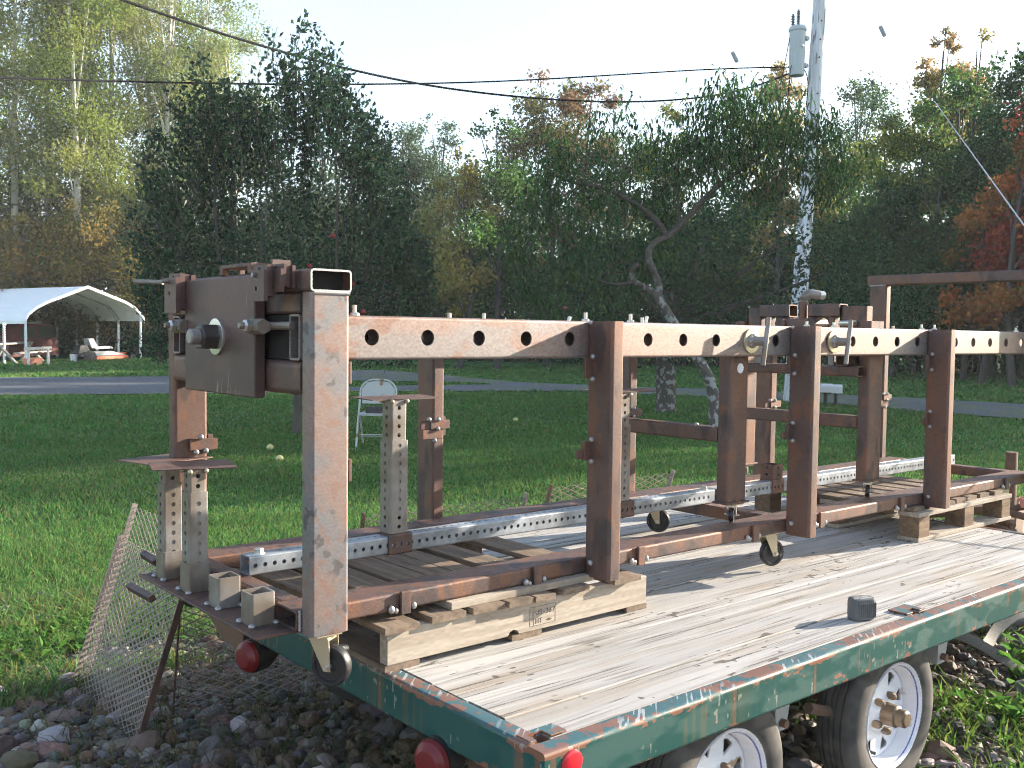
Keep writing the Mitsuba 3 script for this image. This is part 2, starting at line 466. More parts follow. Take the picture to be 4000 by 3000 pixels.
R_ = np.r_[0, 0.5 * 1.035 ** np.arange(0, 200)]
R_ = R_[R_ < 420]
A_ = np.linspace(0, 2 * math.pi, 160, endpoint=False)
gx, gy = CAM[0] + R_[:, None] * np.cos(A_), CAM[1] + R_[:, None] * np.sin(A_)
GV = np.stack([gx, gy, height(gx, gy)], -1).reshape(-1, 3)
i, k = np.meshgrid(np.arange(len(R_) - 1), np.arange(160), indexing='ij')
q = np.stack([i * 160 + k, (i + 1) * 160 + k, (i + 1) * 160 + (k + 1) % 160, i * 160 + (k + 1) % 160], -1).reshape(-1, 4)
labels[obj('lawn', (GV, q), 'ground_soil', smooth=True)] = {'label': 'green mown lawn with gravel round the trailer', 'kind': 'structure'}

far_e = [(-9.0, 31.5), (5.4, 28.7), (9.7, 27.6), (14, 29.2), (18.5, 29.5), (17.9, 24.9), (17.4, 20.3), (17.9, 18.2), (20.2, 13.0), (21.0, 10.0), (21.2, 4.0), (21.0, -8)]
near_e = [(17.0, -8), (17.2, 4), (17.4, 7.0), (18.0, 10.0), (17.0, 14.0), (15.9, 16.2), (11.2, 18.8), (6.8, 19.9), (3.7, 21.1), (-9, 23.5)]
rp = sg.Polygon(far_e + near_e).buffer(-0.3).buffer(0.6)
island = sg.Polygon([(10.6, 20.6), (13.5, 20.2), (15.8, 19.6), (15.9, 20.6), (14, 23.0), (11.5, 23.6), (9.8, 22.4)]).buffer(0.2)
rp = rp.difference(island)
rv, rf = trimesh.creation.triangulate_polygon(rp.segmentize(1.2), engine='earcut')
rmesh = trimesh.Trimesh(np.c_[rv, 0 * rv[:, 0]], rf).subdivide().subdivide()
rvv = np.array(rmesh.vertices)
rvv[:, 2] = height(rvv[:, 0], rvv[:, 1]) + 0.03
labels[obj('driveway', trimesh.Trimesh(rvv, rmesh.faces), 'road_gravel', smooth=True)] = {'label': 'bluish gravel driveway crossing the lawn', 'kind': 'structure'}
NOGRASS = rp.buffer(-0.1)

# ------------------------------------------------------------------ grass and gravel
import shapely


def in_view(x, y, z=None, margin=1.5):
    d = np.stack([x - CAM[0], y - CAM[1]], -1)
    az = np.degrees(np.arctan2(d[:, 1], d[:, 0]))
    return (az > 50 - 27.5 - margin) & (az < 50 + 27.5 + margin)


def lawn_blades(n, r0, r1, h, w, g, cols, ymin=3.45):
    r = np.sqrt(g.uniform(r0 ** 2, r1 ** 2, n))
    a = np.radians(g.uniform(21.5, 78.5, n))
    x, y = CAM[0] + r * np.cos(a), CAM[1] + r * np.sin(a)
    wob = 0.5 * (meshkit.fbm(np.stack([x * 0.9, y * 0.9, 0 * x], -1), 3) - 0.5)
    keep = (y + wob > ymin) | (x + wob > 4.8)
    keep &= ~shapely.contains_xy(NOGRASS, x, y)
    return blades(x[keep], y[keep], h, w, g, cols)


def blades(x, y, h, w, g, cols, spread=0.55):
    n = len(x)
    hh = h * g.uniform(0.55, 1.35, n) * (0.7 + 0.6 * meshkit.noise(np.stack([x * 1.3, y * 1.3, 0 * x], -1), 9))
    lean = g.normal(size=(n, 2)) * spread * hh[:, None]
    th = g.uniform(0, 2 * math.pi, n)
    dx = np.stack([np.cos(th), np.sin(th), 0 * th], -1) * (w * g.uniform(0.7, 1.3, n))[:, None]
    b = np.stack([x, y, height(x, y) - 0.003], -1)
    m = b + np.stack([lean[:, 0] * 0.35, lean[:, 1] * 0.35, hh * 0.62], -1)
    t = b + np.stack([lean[:, 0], lean[:, 1], hh], -1)
    V = np.stack([b - dx, b + dx, m + dx * 0.75, m - dx * 0.75, t], 1).reshape(-1, 3)
    o = np.arange(n)[:, None] * 5
    F = np.vstack([o + [0, 1, 2], o + [0, 2, 3], o + [3, 2, 4]])
    patch = meshkit.fbm(np.stack([x * 0.7, y * 0.7, 0 * x], -1), 3, 4)[:, None]
    c = palette(n, cols, g, 0.22) * (0.75 + 0.5 * patch)
    return V, F, np.repeat(c, 5, axis=0)


GREEN = [(0.090, 0.215, 0.062), (0.075, 0.185, 0.056), (0.125, 0.24, 0.068), (0.18, 0.225, 0.08)]
parts = [lawn_blades(90000, 4.2, 8.0, 0.045, 0.0032, rng, GREEN), lawn_blades(80000, 8.0, 14.0, 0.05, 0.006, rng, GREEN),
         lawn_blades(60000, 14.0, 24.0, 0.055, 0.012, rng, GREEN), lawn_blades(45000, 24.0, 44.0, 0.07, 0.028, rng, GREEN)]
gm, gc = join_leaves(parts)
labels[obj('grass', gm, 'leaf_matte', smooth=False, color=gc)] = {'label': 'short green lawn grass', 'category': 'grass', 'kind': 'stuff'}

# weeds among the gravel
wx, wy = rng.uniform(-1.0, 2.6, 26000), rng.uniform(1.9, 3.6, 26000)
dens = meshkit.fbm(np.stack([wx * 1.6, wy * 2.2, 0 * wx], -1), 3, 21)
k = dens > 0.50 + 0.12 * np.clip((2.45 - wy) * 2, 0, 1.5) - 0.06
p1 = blades(wx[k], wy[k], 0.075, 0.0035, rng, GREEN + [(0.17, 0.16, 0.06)], 0.8)
wx, wy = rng.uniform(1.5, 5.5, 20000), rng.uniform(-1.0, 2.6, 20000)
dens = meshkit.fbm(np.stack([wx * 2.2, wy * 2.2, 0 * wx], -1), 3, 33)
k = dens > 0.53
p2 = blades(wx[k], wy[k], 0.085, 0.0045, rng, [(0.10, 0.20, 0.035), (0.07, 0.15, 0.03), (0.15, 0.21, 0.05)], 0.8)
wx, wy = rng.uniform(-0.5, 1.5, 2600), rng.uniform(0.2, 1.9, 2600)
p3 = blades(wx, wy, 0.09, 0.002, rng, [(0.16, 0.13, 0.07), (0.08, 0.11, 0.04)], 1.2)
pl = []
for (cx, cy) in ((-0.28, 2.55), (-0.18, 2.72), (-0.05, 2.5), (0.1, 2.75), (0.3, 2.62), (0.45, 2.9), (2.9, -0.45), (2.45, -0.5), (3.2, -0.3)):
    n = 70
    a = rng.uniform(0, 2 * math.pi, n)
    ps = np.stack([cx + 0.09 * rng.normal(size=n), cy + 0.09 * rng.normal(size=n), GROUND + rng.uniform(0.01, 0.05, n)], -1)
    pl.append(leaf_quads(ps, np.stack([np.cos(a), np.sin(a), rng.uniform(0.1, 0.9, n)], -1), rng.uniform(0.05, 0.10, n), rng.uniform(0.02, 0.04, n), palette(n, [(0.075, 0.17, 0.035), (0.11, 0.22, 0.05)], rng), rng))
gm, gc = join_leaves([p1, p2, p3] + pl)
labels[obj('weeds', gm, 'leaf_matte', smooth=False, color=gc)] = {'label': 'tufts of grass and weeds growing in the gravel', 'category': 'weeds', 'kind': 'stuff'}


def stones(xy, size, g, cols, lift=0.25):
    base = trimesh.creation.icosphere(subdivisions=1)
    bv, bf = np.array(base.vertices), np.array(base.faces)
    n = len(xy)
    V = np.repeat(bv[None], n, 0)
    off = g.uniform(0, 50, (n, 1, 3))
    V = V * (0.60 + 0.80 * meshkit.noise(V * 1.3 + off))[..., None]
    V = V * g.uniform(0.6, 1.3, (n, 1, 3)) * np.array([1, 1, 0.72])
    th = g.uniform(0, 2 * math.pi, n)
    c, s = np.cos(th)[:, None], np.sin(th)[:, None]
    V = np.stack([V[..., 0] * c - V[..., 1] * s, V[..., 0] * s + V[..., 1] * c, V[..., 2]], -1) * size[:, None, None]
    V += np.stack([xy[:, 0], xy[:, 1], GROUND + size * lift], -1)[:, None]
    F = (bf[None] + (np.arange(n) * len(bv))[:, None, None]).reshape(-1, 3)
    C = np.repeat(palette(n, cols, g, 0.25), len(bv), axis=0)
    return V.reshape(-1, 3), F, C


SC = [(0.105, 0.095, 0.092), (0.145, 0.125, 0.112), (0.125, 0.088, 0.062), (0.16, 0.11, 0.075), (0.22, 0.20, 0.185), (0.08, 0.07, 0.066), (0.13, 0.09, 0.065)]
xy = np.vstack([np.c_[rng.uniform(-1.1, 1.9, 13000), rng.uniform(0.2, 2.7, 13000)], np.c_[rng.uniform(1.2, 5.0, 9500), rng.uniform(-1.2, 1.6, 9500)],
                np.c_[rng.uniform(-1.0, 1.5, 900), rng.uniform(3.0, 3.5, 900)], np.c_[rng.uniform(-0.9, -0.1, 260), rng.uniform(2.45, 2.75, 260)]])
sz = np.clip(rng.lognormal(math.log(0.0145), 0.5, len(xy)), 0.006, 0.055)
far = in_view(xy[:, 0], xy[:, 1], margin=6)
xy, sz = xy[far], sz[far]
sm, scol = join_leaves([stones(xy, sz, rng, SC)])
labels[obj('gravel', sm, 'stone', smooth=False, color=scol)] = {'label': 'grey and brown gravel stones', 'category': 'gravel', 'kind': 'stuff'}
for (x, y, s_, lab) in ((-0.245, 2.03, 0.062, 'pale rock at the foot of the leaning mesh panel'), (0.1, 1.2, 0.04, 'small white stone below the brown panel bar'), (2.75, -0.42, 0.06, 'dark grey rock right of the front tyre')):
    v, f, c = stones(np.array([[x, y]]), np.array([s_]), rng, [(0.42, 0.40, 0.39)] if 'dark' not in lab else [(0.13, 0.135, 0.14)], 0.4)
    m = trimesh.Trimesh(v, f, process=False).subdivide().subdivide()
    kk = solo('rock', m, 'stone', lab, 'rock', smooth=True, color=np.repeat(c[:1], len(m.vertices), 0))

# ------------------------------------------------------------------ trailer
ZD = -0.262
NX0, NX1, NY0, NY1 = -0.08, 3.14, -0.632, 1.41
tr = thing('flatbed_trailer', 'green steel flatbed trailer with bleached plank deck and white spoked wheels', 'trailer')
pocket = [manifold3d.Manifold.cube((0.042, 0.044, 0.3)).translate((-0.05, -0.584, -0.4)), manifold3d.Manifold.cube((0.042, 0.044, 0.3)).translate((1.512, -0.592, -0.4))]


def channel(x0, x1, y0, y1, axis, cuts=()):
    m = tube(x0, x1, y0, y1, ZD - 0.103, ZD, axis, t=0, r=0.011)
    for c in cuts:
        m = m - c
    return m


obj('side_rail', channel(NX0, NX1, NY0, NY0 + 0.058, 'x', pocket), 'green_paint', tr)
obj('side_rail', channel(NX0, NX1, NY1 - 0.058, NY1, 'x'), 'green_paint', tr)
obj('rear_rail', channel(NX0, NX0 + 0.055, NY0 + 0.0575, NY1 - 0.0575, 'y', pocket), 'green_paint', tr)
obj('front_rail', channel(NX1 - 0.05, NX1, NY0 + 0.0575, NY1 - 0.0575, 'y'), 'green_paint', tr)
py0, pw, npl = NY0 + 0.0595, 0.1378, 14
for j in range(npl):
    a, b = py0 + j * pw + 0.0019, py0 + (j + 1) * pw - 0.0019
    x0 = NX0 + 0.0565 + (0.004 * rng.random())
    dz = rng.uniform(-0.0028, 0.0018)
    m = tube(x0, NX1 - 0.052, a, min(b, NY1 - 0.0595), ZD - 0.035, ZD - 0.003 + dz, 'x', t=0, r=0.003)
    if j == 0:
        for c in pocket:
            m = m - c
    obj('deck_plank', m, 'deck_wood', tr)
# stake pockets: rusty plates round the square holes
for (x0, x1, y0, y1, c) in ((-0.066, 0.036, -0.572, -0.525, pocket[0]), (1.478, 1.578, -0.573, -0.508, pocket[1])):
    m = tube(x0, x1, y0, y1, ZD - 0.002, ZD + 0.0025, 'x', t=0, r=0.001) - c
    k = obj('stake_pocket', m, 'green_paint', tr)
    bx = c.bounding_box()
    obj('liner', tube(bx[0] + 0.001, bx[3] - 0.001, bx[1] + 0.001, bx[4] - 0.001, ZD - 0.09, ZD - 0.006, 'z', t=0.003, r=0.004), 'frame_rust', k)
for x in np.arange(0.3, 3.0, 0.42):
    obj('cross_member', tube(x, x + 0.04, NY0 + 0.06, NY1 - 0.06, ZD - 0.1, ZD - 0.04, 'y', t=0, r=0.004), 'frame_rust', tr)
for y in (-0.30, 1.05):
    obj('frame_beam', tube(0.02, 3.1, y, y + 0.05, ZD - 0.2, ZD - 0.105, 'x', t=0, r=0.004), 'frame_rust', tr)
# reflector on the near side, lens lights under the rear rail
k = obj('reflector', lathe([(0, 0.008), (0.022, 0.0065), (0.028, 0.003), (0.029, 0)], (-0.004, NY0 - 0.0005, -0.301), (0, -1, 0)), 'red_lens', tr)
labels[k] = {'label': 'round red reflector at the rear corner'}
for (y, z, lab) in ((0.70, -0.405, 'red oval tail light under the rear rail'), (-0.27, -0.395, 'red tail light near the corner')):
    k = obj('tail_light', lathe([(0, 0.03), (0.03, 0.026), (0.046, 0.012), (0.05, 0)], (-0.10, y, z), (-1, -0.25, 0), 24), 'dull_red_lens', tr)
    labels[k] = {'label': lab}
    obj('housing', [lathe([(0, 0.0), (0.052, 0.002), (0.052, 0.05), (0.03, 0.09), (0, 0.095)], (-0.098, y, z), (1, 0.25, 0), 20)], 'black_plastic', k)
    obj('mounting_tab', box(-0.07, -0.05, y - 0.02, y + 0.03, z - 0.01, -0.366, 0.002), 'frame_rust', k)
obj('step_bracket', hexa([(-0.05, 0.86, -0.44), (0.02, 0.86, -0.44), (0.02, 1.0, -0.44), (-0.05, 1.0, -0.44)], [(-0.07, 0.8, -0.366), (0.03, 0.8, -0.366), (0.03, 1.08, -0.366), (-0.07, 1.08, -0.366)]), 'frame_rust', tr)
# wheels
RT = 0.262


def wheel(cx, cy, cz, side):
    ax = (0, -side, 0)
    w = obj('wheel', lathe([(0.0, -0.02), (0.13, -0.02), (0.13, -0.06), (0.0, -0.06)], (cx, cy + side * 0.06, cz), ax, 40), 'frame_rust', tr)
    prof = [(0.157, -0.05), (0.170, -0.062), (0.205, -0.070), (0.235, -0.066), (0.252, -0.055), (0.259, -0.045), (0.2605, -0.034), (0.254, -0.032), (0.254, -0.028), (0.262, -0.026), (0.262, -0.012), (0.255, -0.010), (0.255, -0.006),
            (0.262, -0.004), (0.262, 0.004), (0.255, 0.006), (0.255, 0.010), (0.262, 0.012), (0.262, 0.026), (0.254, 0.028), (0.254, 0.032), (0.2605, 0.034), (0.259, 0.045), (0.252, 0.055), (0.235, 0.066), (0.205, 0.070), (0.170, 0.062), (0.157, 0.05)]
    obj('tyre', lathe(prof, (cx, cy + side * 0.06, cz), ax, 72), 'tyre_rubber', w, smooth=40)
    # rim: lipped barrel plus a dished disc with triangular hand holes
    c = (cx, cy + side * 0.06, cz)
    rim = obj('rim', lathe([(0.168, 0.058), (0.166, 0.064), (0.158, 0.060), (0.150, 0.045), (0.146, 0.02), (0.138, -0.01), (0.136, -0.03), (0.150, -0.05)], c, ax, 56), 'rim_white', w, smooth=40)
    obj('stripe', lathe([(0.1535, 0.0535), (0.1545, 0.0550), (0.1555, 0.0563)], c, ax, 56), 'blue_stripe', rim)
    disc = sg.Point(0, 0).buffer(0.139, 32).difference(sg.Point(0, 0).buffer(0.034, 16))
    for i in range(8):
        a = 2 * math.pi * (i + 0.3) / 8
        ca, sa = math.cos(a), math.sin(a)
        tri = sg.Polygon([(0.126 * ca - 0.006 * sa, 0.126 * sa + 0.006 * ca), (0.121 * ca + 0.019 * sa, 0.121 * sa - 0.019 * ca), (0.088 * ca, 0.088 * sa), (0.121 * ca - 0.019 * sa, 0.121 * sa + 0.019 * ca)]).buffer(0.003)
        disc = disc.difference(tri)
    dm = trimesh.creation.extrude_polygon(disc, 0.006, engine='earcut')
    dm = dm.subdivide().subdivide()
    v = np.array(dm.vertices)
    rr = np.hypot(v[:, 0], v[:, 1])
    v[:, 2] += 0.006 + 0.018 * np.clip((0.09 - rr) / 0.05, 0, 1) ** 1.5
    T = np.eye(4)
    T[:3, :3], T[:3, 3] = frame(ax), c
    dm = trimesh.Trimesh(v, dm.faces, process=False)
    dm.apply_transform(T)
    obj('disc', dm, 'rim_white', rim, smooth=25)
    hub = obj('hub_cap', lathe([(0, 0.105), (0.02, 0.104), (0.027, 0.098), (0.028, 0.075), (0.034, 0.07), (0.036, 0.02), (0.036, 0.0)], c, ax, 24), 'grease', w)
    F = frame(ax)
    for i in range(5):
        a = 2 * math.pi * i / 5 + 0.4
        p = np.array(c) + F[:, 0] * 0.057 * math.cos(a) + F[:, 1] * 0.057 * math.sin(a)
        n = np.array(ax)
        obj('lug_nut', lathe([(0, 0.048), (0.009, 0.046), (0.0125, 0.040), (0.0125, 0.02), (0, 0.02)], p, n, 6), 'grease', w, smooth=False)
    p = np.array(c) + F[:, 0] * 0.10 + F[:, 1] * 0.095
    obj('valve_stem', rod(p + np.array(ax) * 0.01, p + np.array(ax) * 0.055, 0.005), 'black_rubber', w)
    return w


WZ = -0.588
for cx in (0.635, 1.47):
    wheel(cx, -0.545, WZ, 1)
    wheel(cx, 1.20, WZ, -1)
    obj('axle', rod((cx, -0.45, WZ), (cx, 1.2, WZ), 0.03), 'frame_rust', tr)
for (x0, x1) in ((0.20, 0.27), (0.90, 0.99), (1.83, 1.92)):
    h = obj('spring_hanger', hexa([(x0 + 0.02, -0.49, -0.52), (x1 - 0.02, -0.49, -0.52), (x1 - 0.02, -0.45, -0.52), (x0 + 0.02, -0.45, -0.52)], [(x0, -0.5, -0.36), (x1, -0.5, -0.36), (x1, -0.44, -0.36), (x0, -0.44, -0.36)]), 'grey_plastic', tr)
    obj('bolt', rod(((x0 + x1) / 2, -0.51, -0.495), ((x0 + x1) / 2, -0.43, -0.495), 0.012), 'frame_rust', h)
for cx in (0.585, 1.44):
    obj('leaf_spring', limb(spline([(cx - 0.33, -0.47, -0.5), (cx, -0.47, -0.565), (cx + 0.36, -0.47, -0.5)], 12), 0.018, 6), 'frame_rust', tr)
# tongue
obj('tongue', [tube(3.13, 3.2, -0.25, 1.1, ZD - 0.12, ZD - 0.03, 'y', t=0, r=0.006), limb([(3.1, -0.22, -0.40), (3.6, 0.0, -0.38), (4.6, 0.40, -0.38)], 0.045, 8), limb([(3.1, 1.0, -0.40), (3.6, 0.8, -0.38), (4.6, 0.40, -0.38)], 0.045, 8)], 'frame_rust', tr)
obj('jack', [rod((3.95, 0.18, -0.8), (3.95, 0.18, 0.0), 0.03), box(3.85, 4.05, 0.1, 0.26, -0.42, -0.34)], 'frame_rust', tr)
obj('coiled_chain', limb(spline([(3.45, -0.05, -0.30), (3.55, 0.05, -0.25), (3.65, -0.08, -0.28), (3.8, 0.06, -0.26), (3.7, 0.15, -0.33), (3.5, 0.1, -0.33), (3.6, -0.02, -0.36)], 40), 0.018, 7), 'frame_rust', tr)
solo('flower_pot', lathe([(0.0, 0.0), (0.015, 0.0), (0.020, 0.03), (0.025, 0.031), (0.026, 0.047), (0.022, 0.047), (0.018, 0.01)], (3.43, -0.105, -0.20), (0, 0, 1), 24), 'terracotta', 'small reddish clay pot on the trailer tongue', 'pot')

# ------------------------------------------------------------------ steel frame
fr = thing('steel_rack', 'long rusty steel rack of box tubing on casters loaded on the flatbed trailer', 'steel rack')
ZT, ZB, B = 0.630, -0.126, 0.0511
RT_, RB_ = -0.0726, -0.1204
W = 0.78
HX = [-0.101 + 0.1675 * k for k in range(23)]
BH = [('y', x, 0.577, 0.0205, 28) for x in HX if not any(a < x < b for a, b in ((0.69, 0.80), (1.68, 1.8), (2.7, 2.85)))]
obj('beam', tube(-0.298, 3.78, 0.0, 0.051, ZT - 0.1087, ZT, 'x', holes=BH), 'beam_steel', fr)
obj('beam', tube(-0.298, 3.78, W - 0.051, W, ZT - 0.1087, ZT, 'x', holes=BH), 'beam_steel', fr)
obj('rail', tube(-0.305, 3.78, 0.0, 0.110, RB_, RT_, 'x'), 'rusty_steel', fr)
obj('rail', tube(-0.305, 3.78, W - 0.110, W, RB_, RT_, 'x'), 'rusty_steel', fr)
X1 = -0.2948
PX = [0.6401, 1.6558, 2.6568]
obj('post', tube(X1, X1 + 2 * B, -B, -0.0008, ZB, 0.681, 'z', r=0.010), 'mill_steel', fr)
obj('post', tube(X1, X1 + 2 * B, W + 0.0008, W + B, ZB, 0.681, 'z', r=0.010), 'rusty_steel', fr)
for x in PX:
    obj('post', tube(x, x + B, -2 * B, -0.0008, ZB, ZT, 'z', r=0.010), 'rusty_steel', fr)
    obj('post', tube(x, x + B, W + 0.0008, W + 2 * B, ZB, ZT, 'z', r=0.010), 'rusty_steel', fr)
obj('post', tube(3.705, 3.705 + B, -2 * B, -0.0008, ZB, 0.8835, 'z', r=0.010), 'rusty_steel', fr)
obj('post', tube(3.705, 3.705 + B, W + 0.0008, W + 2 * B, ZB, 0.8835, 'z', r=0.010), 'rusty_steel', fr)
obj('top_crossbar', tube(3.70, 3.76, -0.13, W + 0.115, 0.884, 0.94, 'y', r=0.009), 'rusty_steel', fr)
obj('weld_seam', [rod((3.702, W + 0.005, 0.884), (3.702, W + 0.10, 0.884), 0.005, 8), rod((X1 + 0.005, -0.0505, 0.6795), (X1 + 0.1, -0.0505, 0.6795), 0.005, 8)], 'weld', fr)
# cross tubes
obj('cross_tube', tube(-0.298, -0.189, -0.051, W + 0.051, 0.6815, 0.735, 'y', r=0.009), 'rusty_steel', fr)
obj('cross_tube', tube(-0.297, -0.199, 0.0, W, 0.6305, 0.681, 'y', r=0.009), 'rusty_steel', fr)
obj('cross_tube', tube(-0.297, -0.195, 0.001, W - 0.001, 0.438, 0.5205, 'y', r=0.018), 'rusty_steel', fr)
obj('cross_tube', tube(-0.291, -0.236, 0.1105, W - 0.1105, RB_, RT_, 'y'), 'rusty_steel', fr)
obj('cross_tube', tube(1.668, 1.735, 0.1105, W - 0.1105, RB_, RT_, 'y'), 'rusty_steel', fr)
obj('cross_tube', tube(3.71, 3.775, 0.1105, W - 0.1105, RB_, RT_, 'y'), 'rusty_steel', fr)
obj('weld_seam', [ball((X1 - 0.004 + 0.001 * (j % 2), -0.004, RB_ + 0.003 + j * 0.0055), 0.0042, 1) for j in range(9)], 'weld', fr)
# near-black box added to fill the gap behind the face plate with shade
obj('shade_box', tube(-0.285, 0.02, 0.053, W - 0.053, 0.522, 0.629, 'x', t=0), 'shade_black', fr)
obj('cut_edge', tube(-0.2975, -0.1895, -0.0522, -0.0511, 0.682, 0.7345, 'y', t=0.0046, r=0.009), 'zinc', fr)
obj('shade_plate', box(-0.292, -0.195, -0.02, -0.015, 0.687, 0.730), 'shade_black', fr)  # added near-black plate, paints the shade inside the open tube end
# face plate with the big nut
fp = obj('face_plate', box(-0.3305, -0.3005, 0.171, 0.607, 0.4245, 0.7265, 0.003), 'dark_plate_steel', fr)
labels[fp] = {'label': 'thick brown end plate with one large nut'}
obj('washer', lathe([(0.02, 0.0), (0.048, 0.0), (0.048, 0.006), (0.046, 0.007), (0.02, 0.007)], (-0.3308, 0.39, 0.573), (-1, 0, 0), 40), 'zinc', fp)
obj('hex_nut', lathe([(0.018, 0.0), (0.036, 0.0), (0.036, 0.038), (0.031, 0.043), (0.018, 0.043)], (-0.338, 0.39, 0.573), (-1, 0, 0), 6), 'black_nut', fp, smooth=False)
obj('stud', lathe([(0, 0.026), (0.017, 0.026), (0.0205, 0.022), (0.0205, -0.01)], (-0.381, 0.39, 0.573), (-1, 0, 0), 28), 'bare_steel', fp)
for (y0, y1, s) in ((0.171, 0.03, 1), (0.607, 0.745, -1)):
    a = obj('draw_bolt', [rod((-0.315, y0 + s * 0.02, 0.601), (-0.30, y1, 0.603), 0.010), rod((-0.335, y0 + s * 0.015, 0.6), (-0.335, y0 - s * 0.062, 0.6), 0.019, 6), lathe([(0, 0.028), (0.007, 0.028), (0.009, 0.022), (0.009, 0)], (-0.352, y0 - s * 0.02, 0.602), (-1, 0, 0), 14)], 'bare_steel', fr)
    obj('nut', lathe([(0, 0.016), (0.011, 0.016), (0.016, 0.011), (0.016, 0)], (-0.352, y0 - s * 0.02, 0.602), (-1, 0, 0), 6), 'zinc', a, smooth=False)
k = obj('pull_handle', [tube(-0.25, -0.20, 0.235, 0.245, 0.735, 0.772, 'x', t=0, r=0.002), tube(-0.30, -0.245, 0.25, 0.44, 0.752, 0.762, 'y', t=0, r=0.002), box(-0.30, -0.285, 0.425, 0.445, 0.735, 0.756), box(-0.30, -0.28, 0.25, 0.275, 0.735, 0.758), box(-0.25, -0.235, 0.43, 0.44, 0.735, 0.76)], 'rusty_steel', fr)
# shelf plate and sockets
SX0, SX1 = -0.404, -0.2
shelf = obj('shelf_plate', box(SX0, SX1, 0.011, 0.777, RB_ - 0.007, RB_ - 0.0008, 0.0015), 'rusty_steel', fr)
SY = [0.094, 0.288, 0.4805, 0.662]
for y in SY:
    s = obj('socket', tube(-0.3745, -0.312, y, y + 0.0625, RB_, -0.042, 'z', t=0.0045, r=0.006), 'bare_steel', fr)
    for (x_, y_) in ((-0.376, y - 0.004), (-0.312, y - 0.002), (-0.378, y + 0.06)):
        obj('weld_bead', ball((x_, y_, RB_ + 0.003), 0.0085, 1, (1, 1.1, 0.8)), 'weld', s)
# perforated rails along the middle
TY0, TY1, TZ0, TZ1 = 0.3815, 0.4385, -0.0722, -0.0195
PITCH_H = 0.02827


def perforated(x0, x1, first):
    hs = np.arange(first, x1 - 0.01, PITCH_H)
    holes = [('y', x, (TZ0 + TZ1) / 2, 0.0062) for x in hs] + [('z', x, (TY0 + TY1) / 2, 0.0062) for x in hs[3:]]
    return tube(x0, x1, TY0, TY1, TZ0, TZ1, 'x', t=0.0035, r=0.005, holes=holes)


k = obj('perforated_rail', perforated(-0.245, 1.733, -0.245 + 0.0175), 'galvanized', fr)
labels[k] = {'label': 'shiny perforated square tube, near length'}
k = obj('perforated_rail', perforated(1.755, 3.74, 1.755 + 0.0175), 'galvanized', fr)
labels[k] = {'label': 'shiny perforated square tube, far length'}
for x in (-0.205, 1.70, 3.70):
    obj('bolt', [lathe([(0, 0.012), (0.011, 0.012), (0.0125, 0.009), (0.0125, 0)], (x, 0.41, TZ1 + 0.002), (0, 0, 1), 6), lathe([(0, 0.002), (0.0165, 0.002), (0.0165, 0)], (x, 0.41, TZ1), (0, 0, 1), 20)], 'zinc', fr, smooth=False)
# tabs
TABS = []
for (a, b) in ((-0.017, 0.013), (0.433, 0.463), (0.867, 0.897), (1.455, 1.487), (1.87, 1.90), (2.464, 2.494), (3.449, 3.479)):
    t = obj('tab', box(a, b, -0.0125, -0.0006, -0.129, -0.0695), 'rusty_steel', fr)
    for (dx, dz, rr) in ((-0.026, -0.112, 0.011), (-0.012, -0.117, 0.008), (0.042, -0.112, 0.010)):
        obj('weld_bead', ball((a + dx, -0.006, dz), rr * 0.85, 1, (1, 0.8, 1.2)), 'weld', t)
for x in PX:
    for (z0, z1) in ((0.464, 0.522), (0.222, 0.278)):
        t = obj('tab', box(x - 0.030, x + 0.002, -0.024, -0.012, z0, z1), 'rusty_steel', fr)
        for zz in (z0 - 0.004, z1 + 0.004):
            obj('weld_bead', ball((x - 0.002, -0.026, zz), 0.0085, 1), 'weld', t)
    t = obj('tab', box(x - 0.056, x - 0.0305, -0.022, -0.014, 0.228, 0.254), 'rusty_steel', fr)
    obj('weld_bead', ball((x - 0.003, -0.03, RT_ - 0.01), 0.009, 1), 'weld', fr)
    obj('weld_bead', ball((x - 0.003, -0.015, ZT - 0.005), 0.007, 1), 'weld', fr)
for (z0, z1) in ((0.465, 0.519), (0.232, 0.286)):
    obj('tab', box(X1 + 2 * B + 0.0005, X1 + 2 * B + 0.009, -0.046, -0.004, z0, z1), 'rusty_steel', fr)
for x in PX + [3.705]:
    t = obj('tab', box(x - 0.052, x + 0.034, W - 0.013, W - 0.0005, 0.213, 0.2465), 'rusty_steel', fr)
    t2 = obj('tab', box(x - 0.020, x + 0.064, W - 0.016, W - 0.0005, 0.2475, 0.279), 'rusty_steel', fr)
    obj('tab', box(x + 0.0515, x + 0.064, W + 0.01, W + 0.03, 0.22, 0.29), 'rusty_steel', fr)
    obj('tab', box(x - 0.058, x - 0.026, W - 0.0095, W - 0.0005, 0.2475, 0.279), 'dark_plate_steel', fr)
    for (dx, zz) in ((0.012, 0.283), (0.010, 0.249), (-0.003, 0.208), (-0.028, 0.284)):
        obj('weld_bead', ball((x + dx, W - 0.016, zz), 0.0085, 1), 'weld', t)
t = obj('tab', box(-0.253, -0.168, W - 0.013, W - 0.0005, 0.230, 0.264), 'rusty_steel', fr)
obj('tab', box(-0.1915, -0.175, W + 0.005, W + 0.02, 0.225, 0.275), 'rusty_steel', fr)
for (dx, zz) in ((-0.22, 0.270), (-0.235, 0.225), (-0.205, 0.228)):
    obj('weld_bead', ball((dx, W - 0.014, zz), 0.009, 1), 'weld', t)
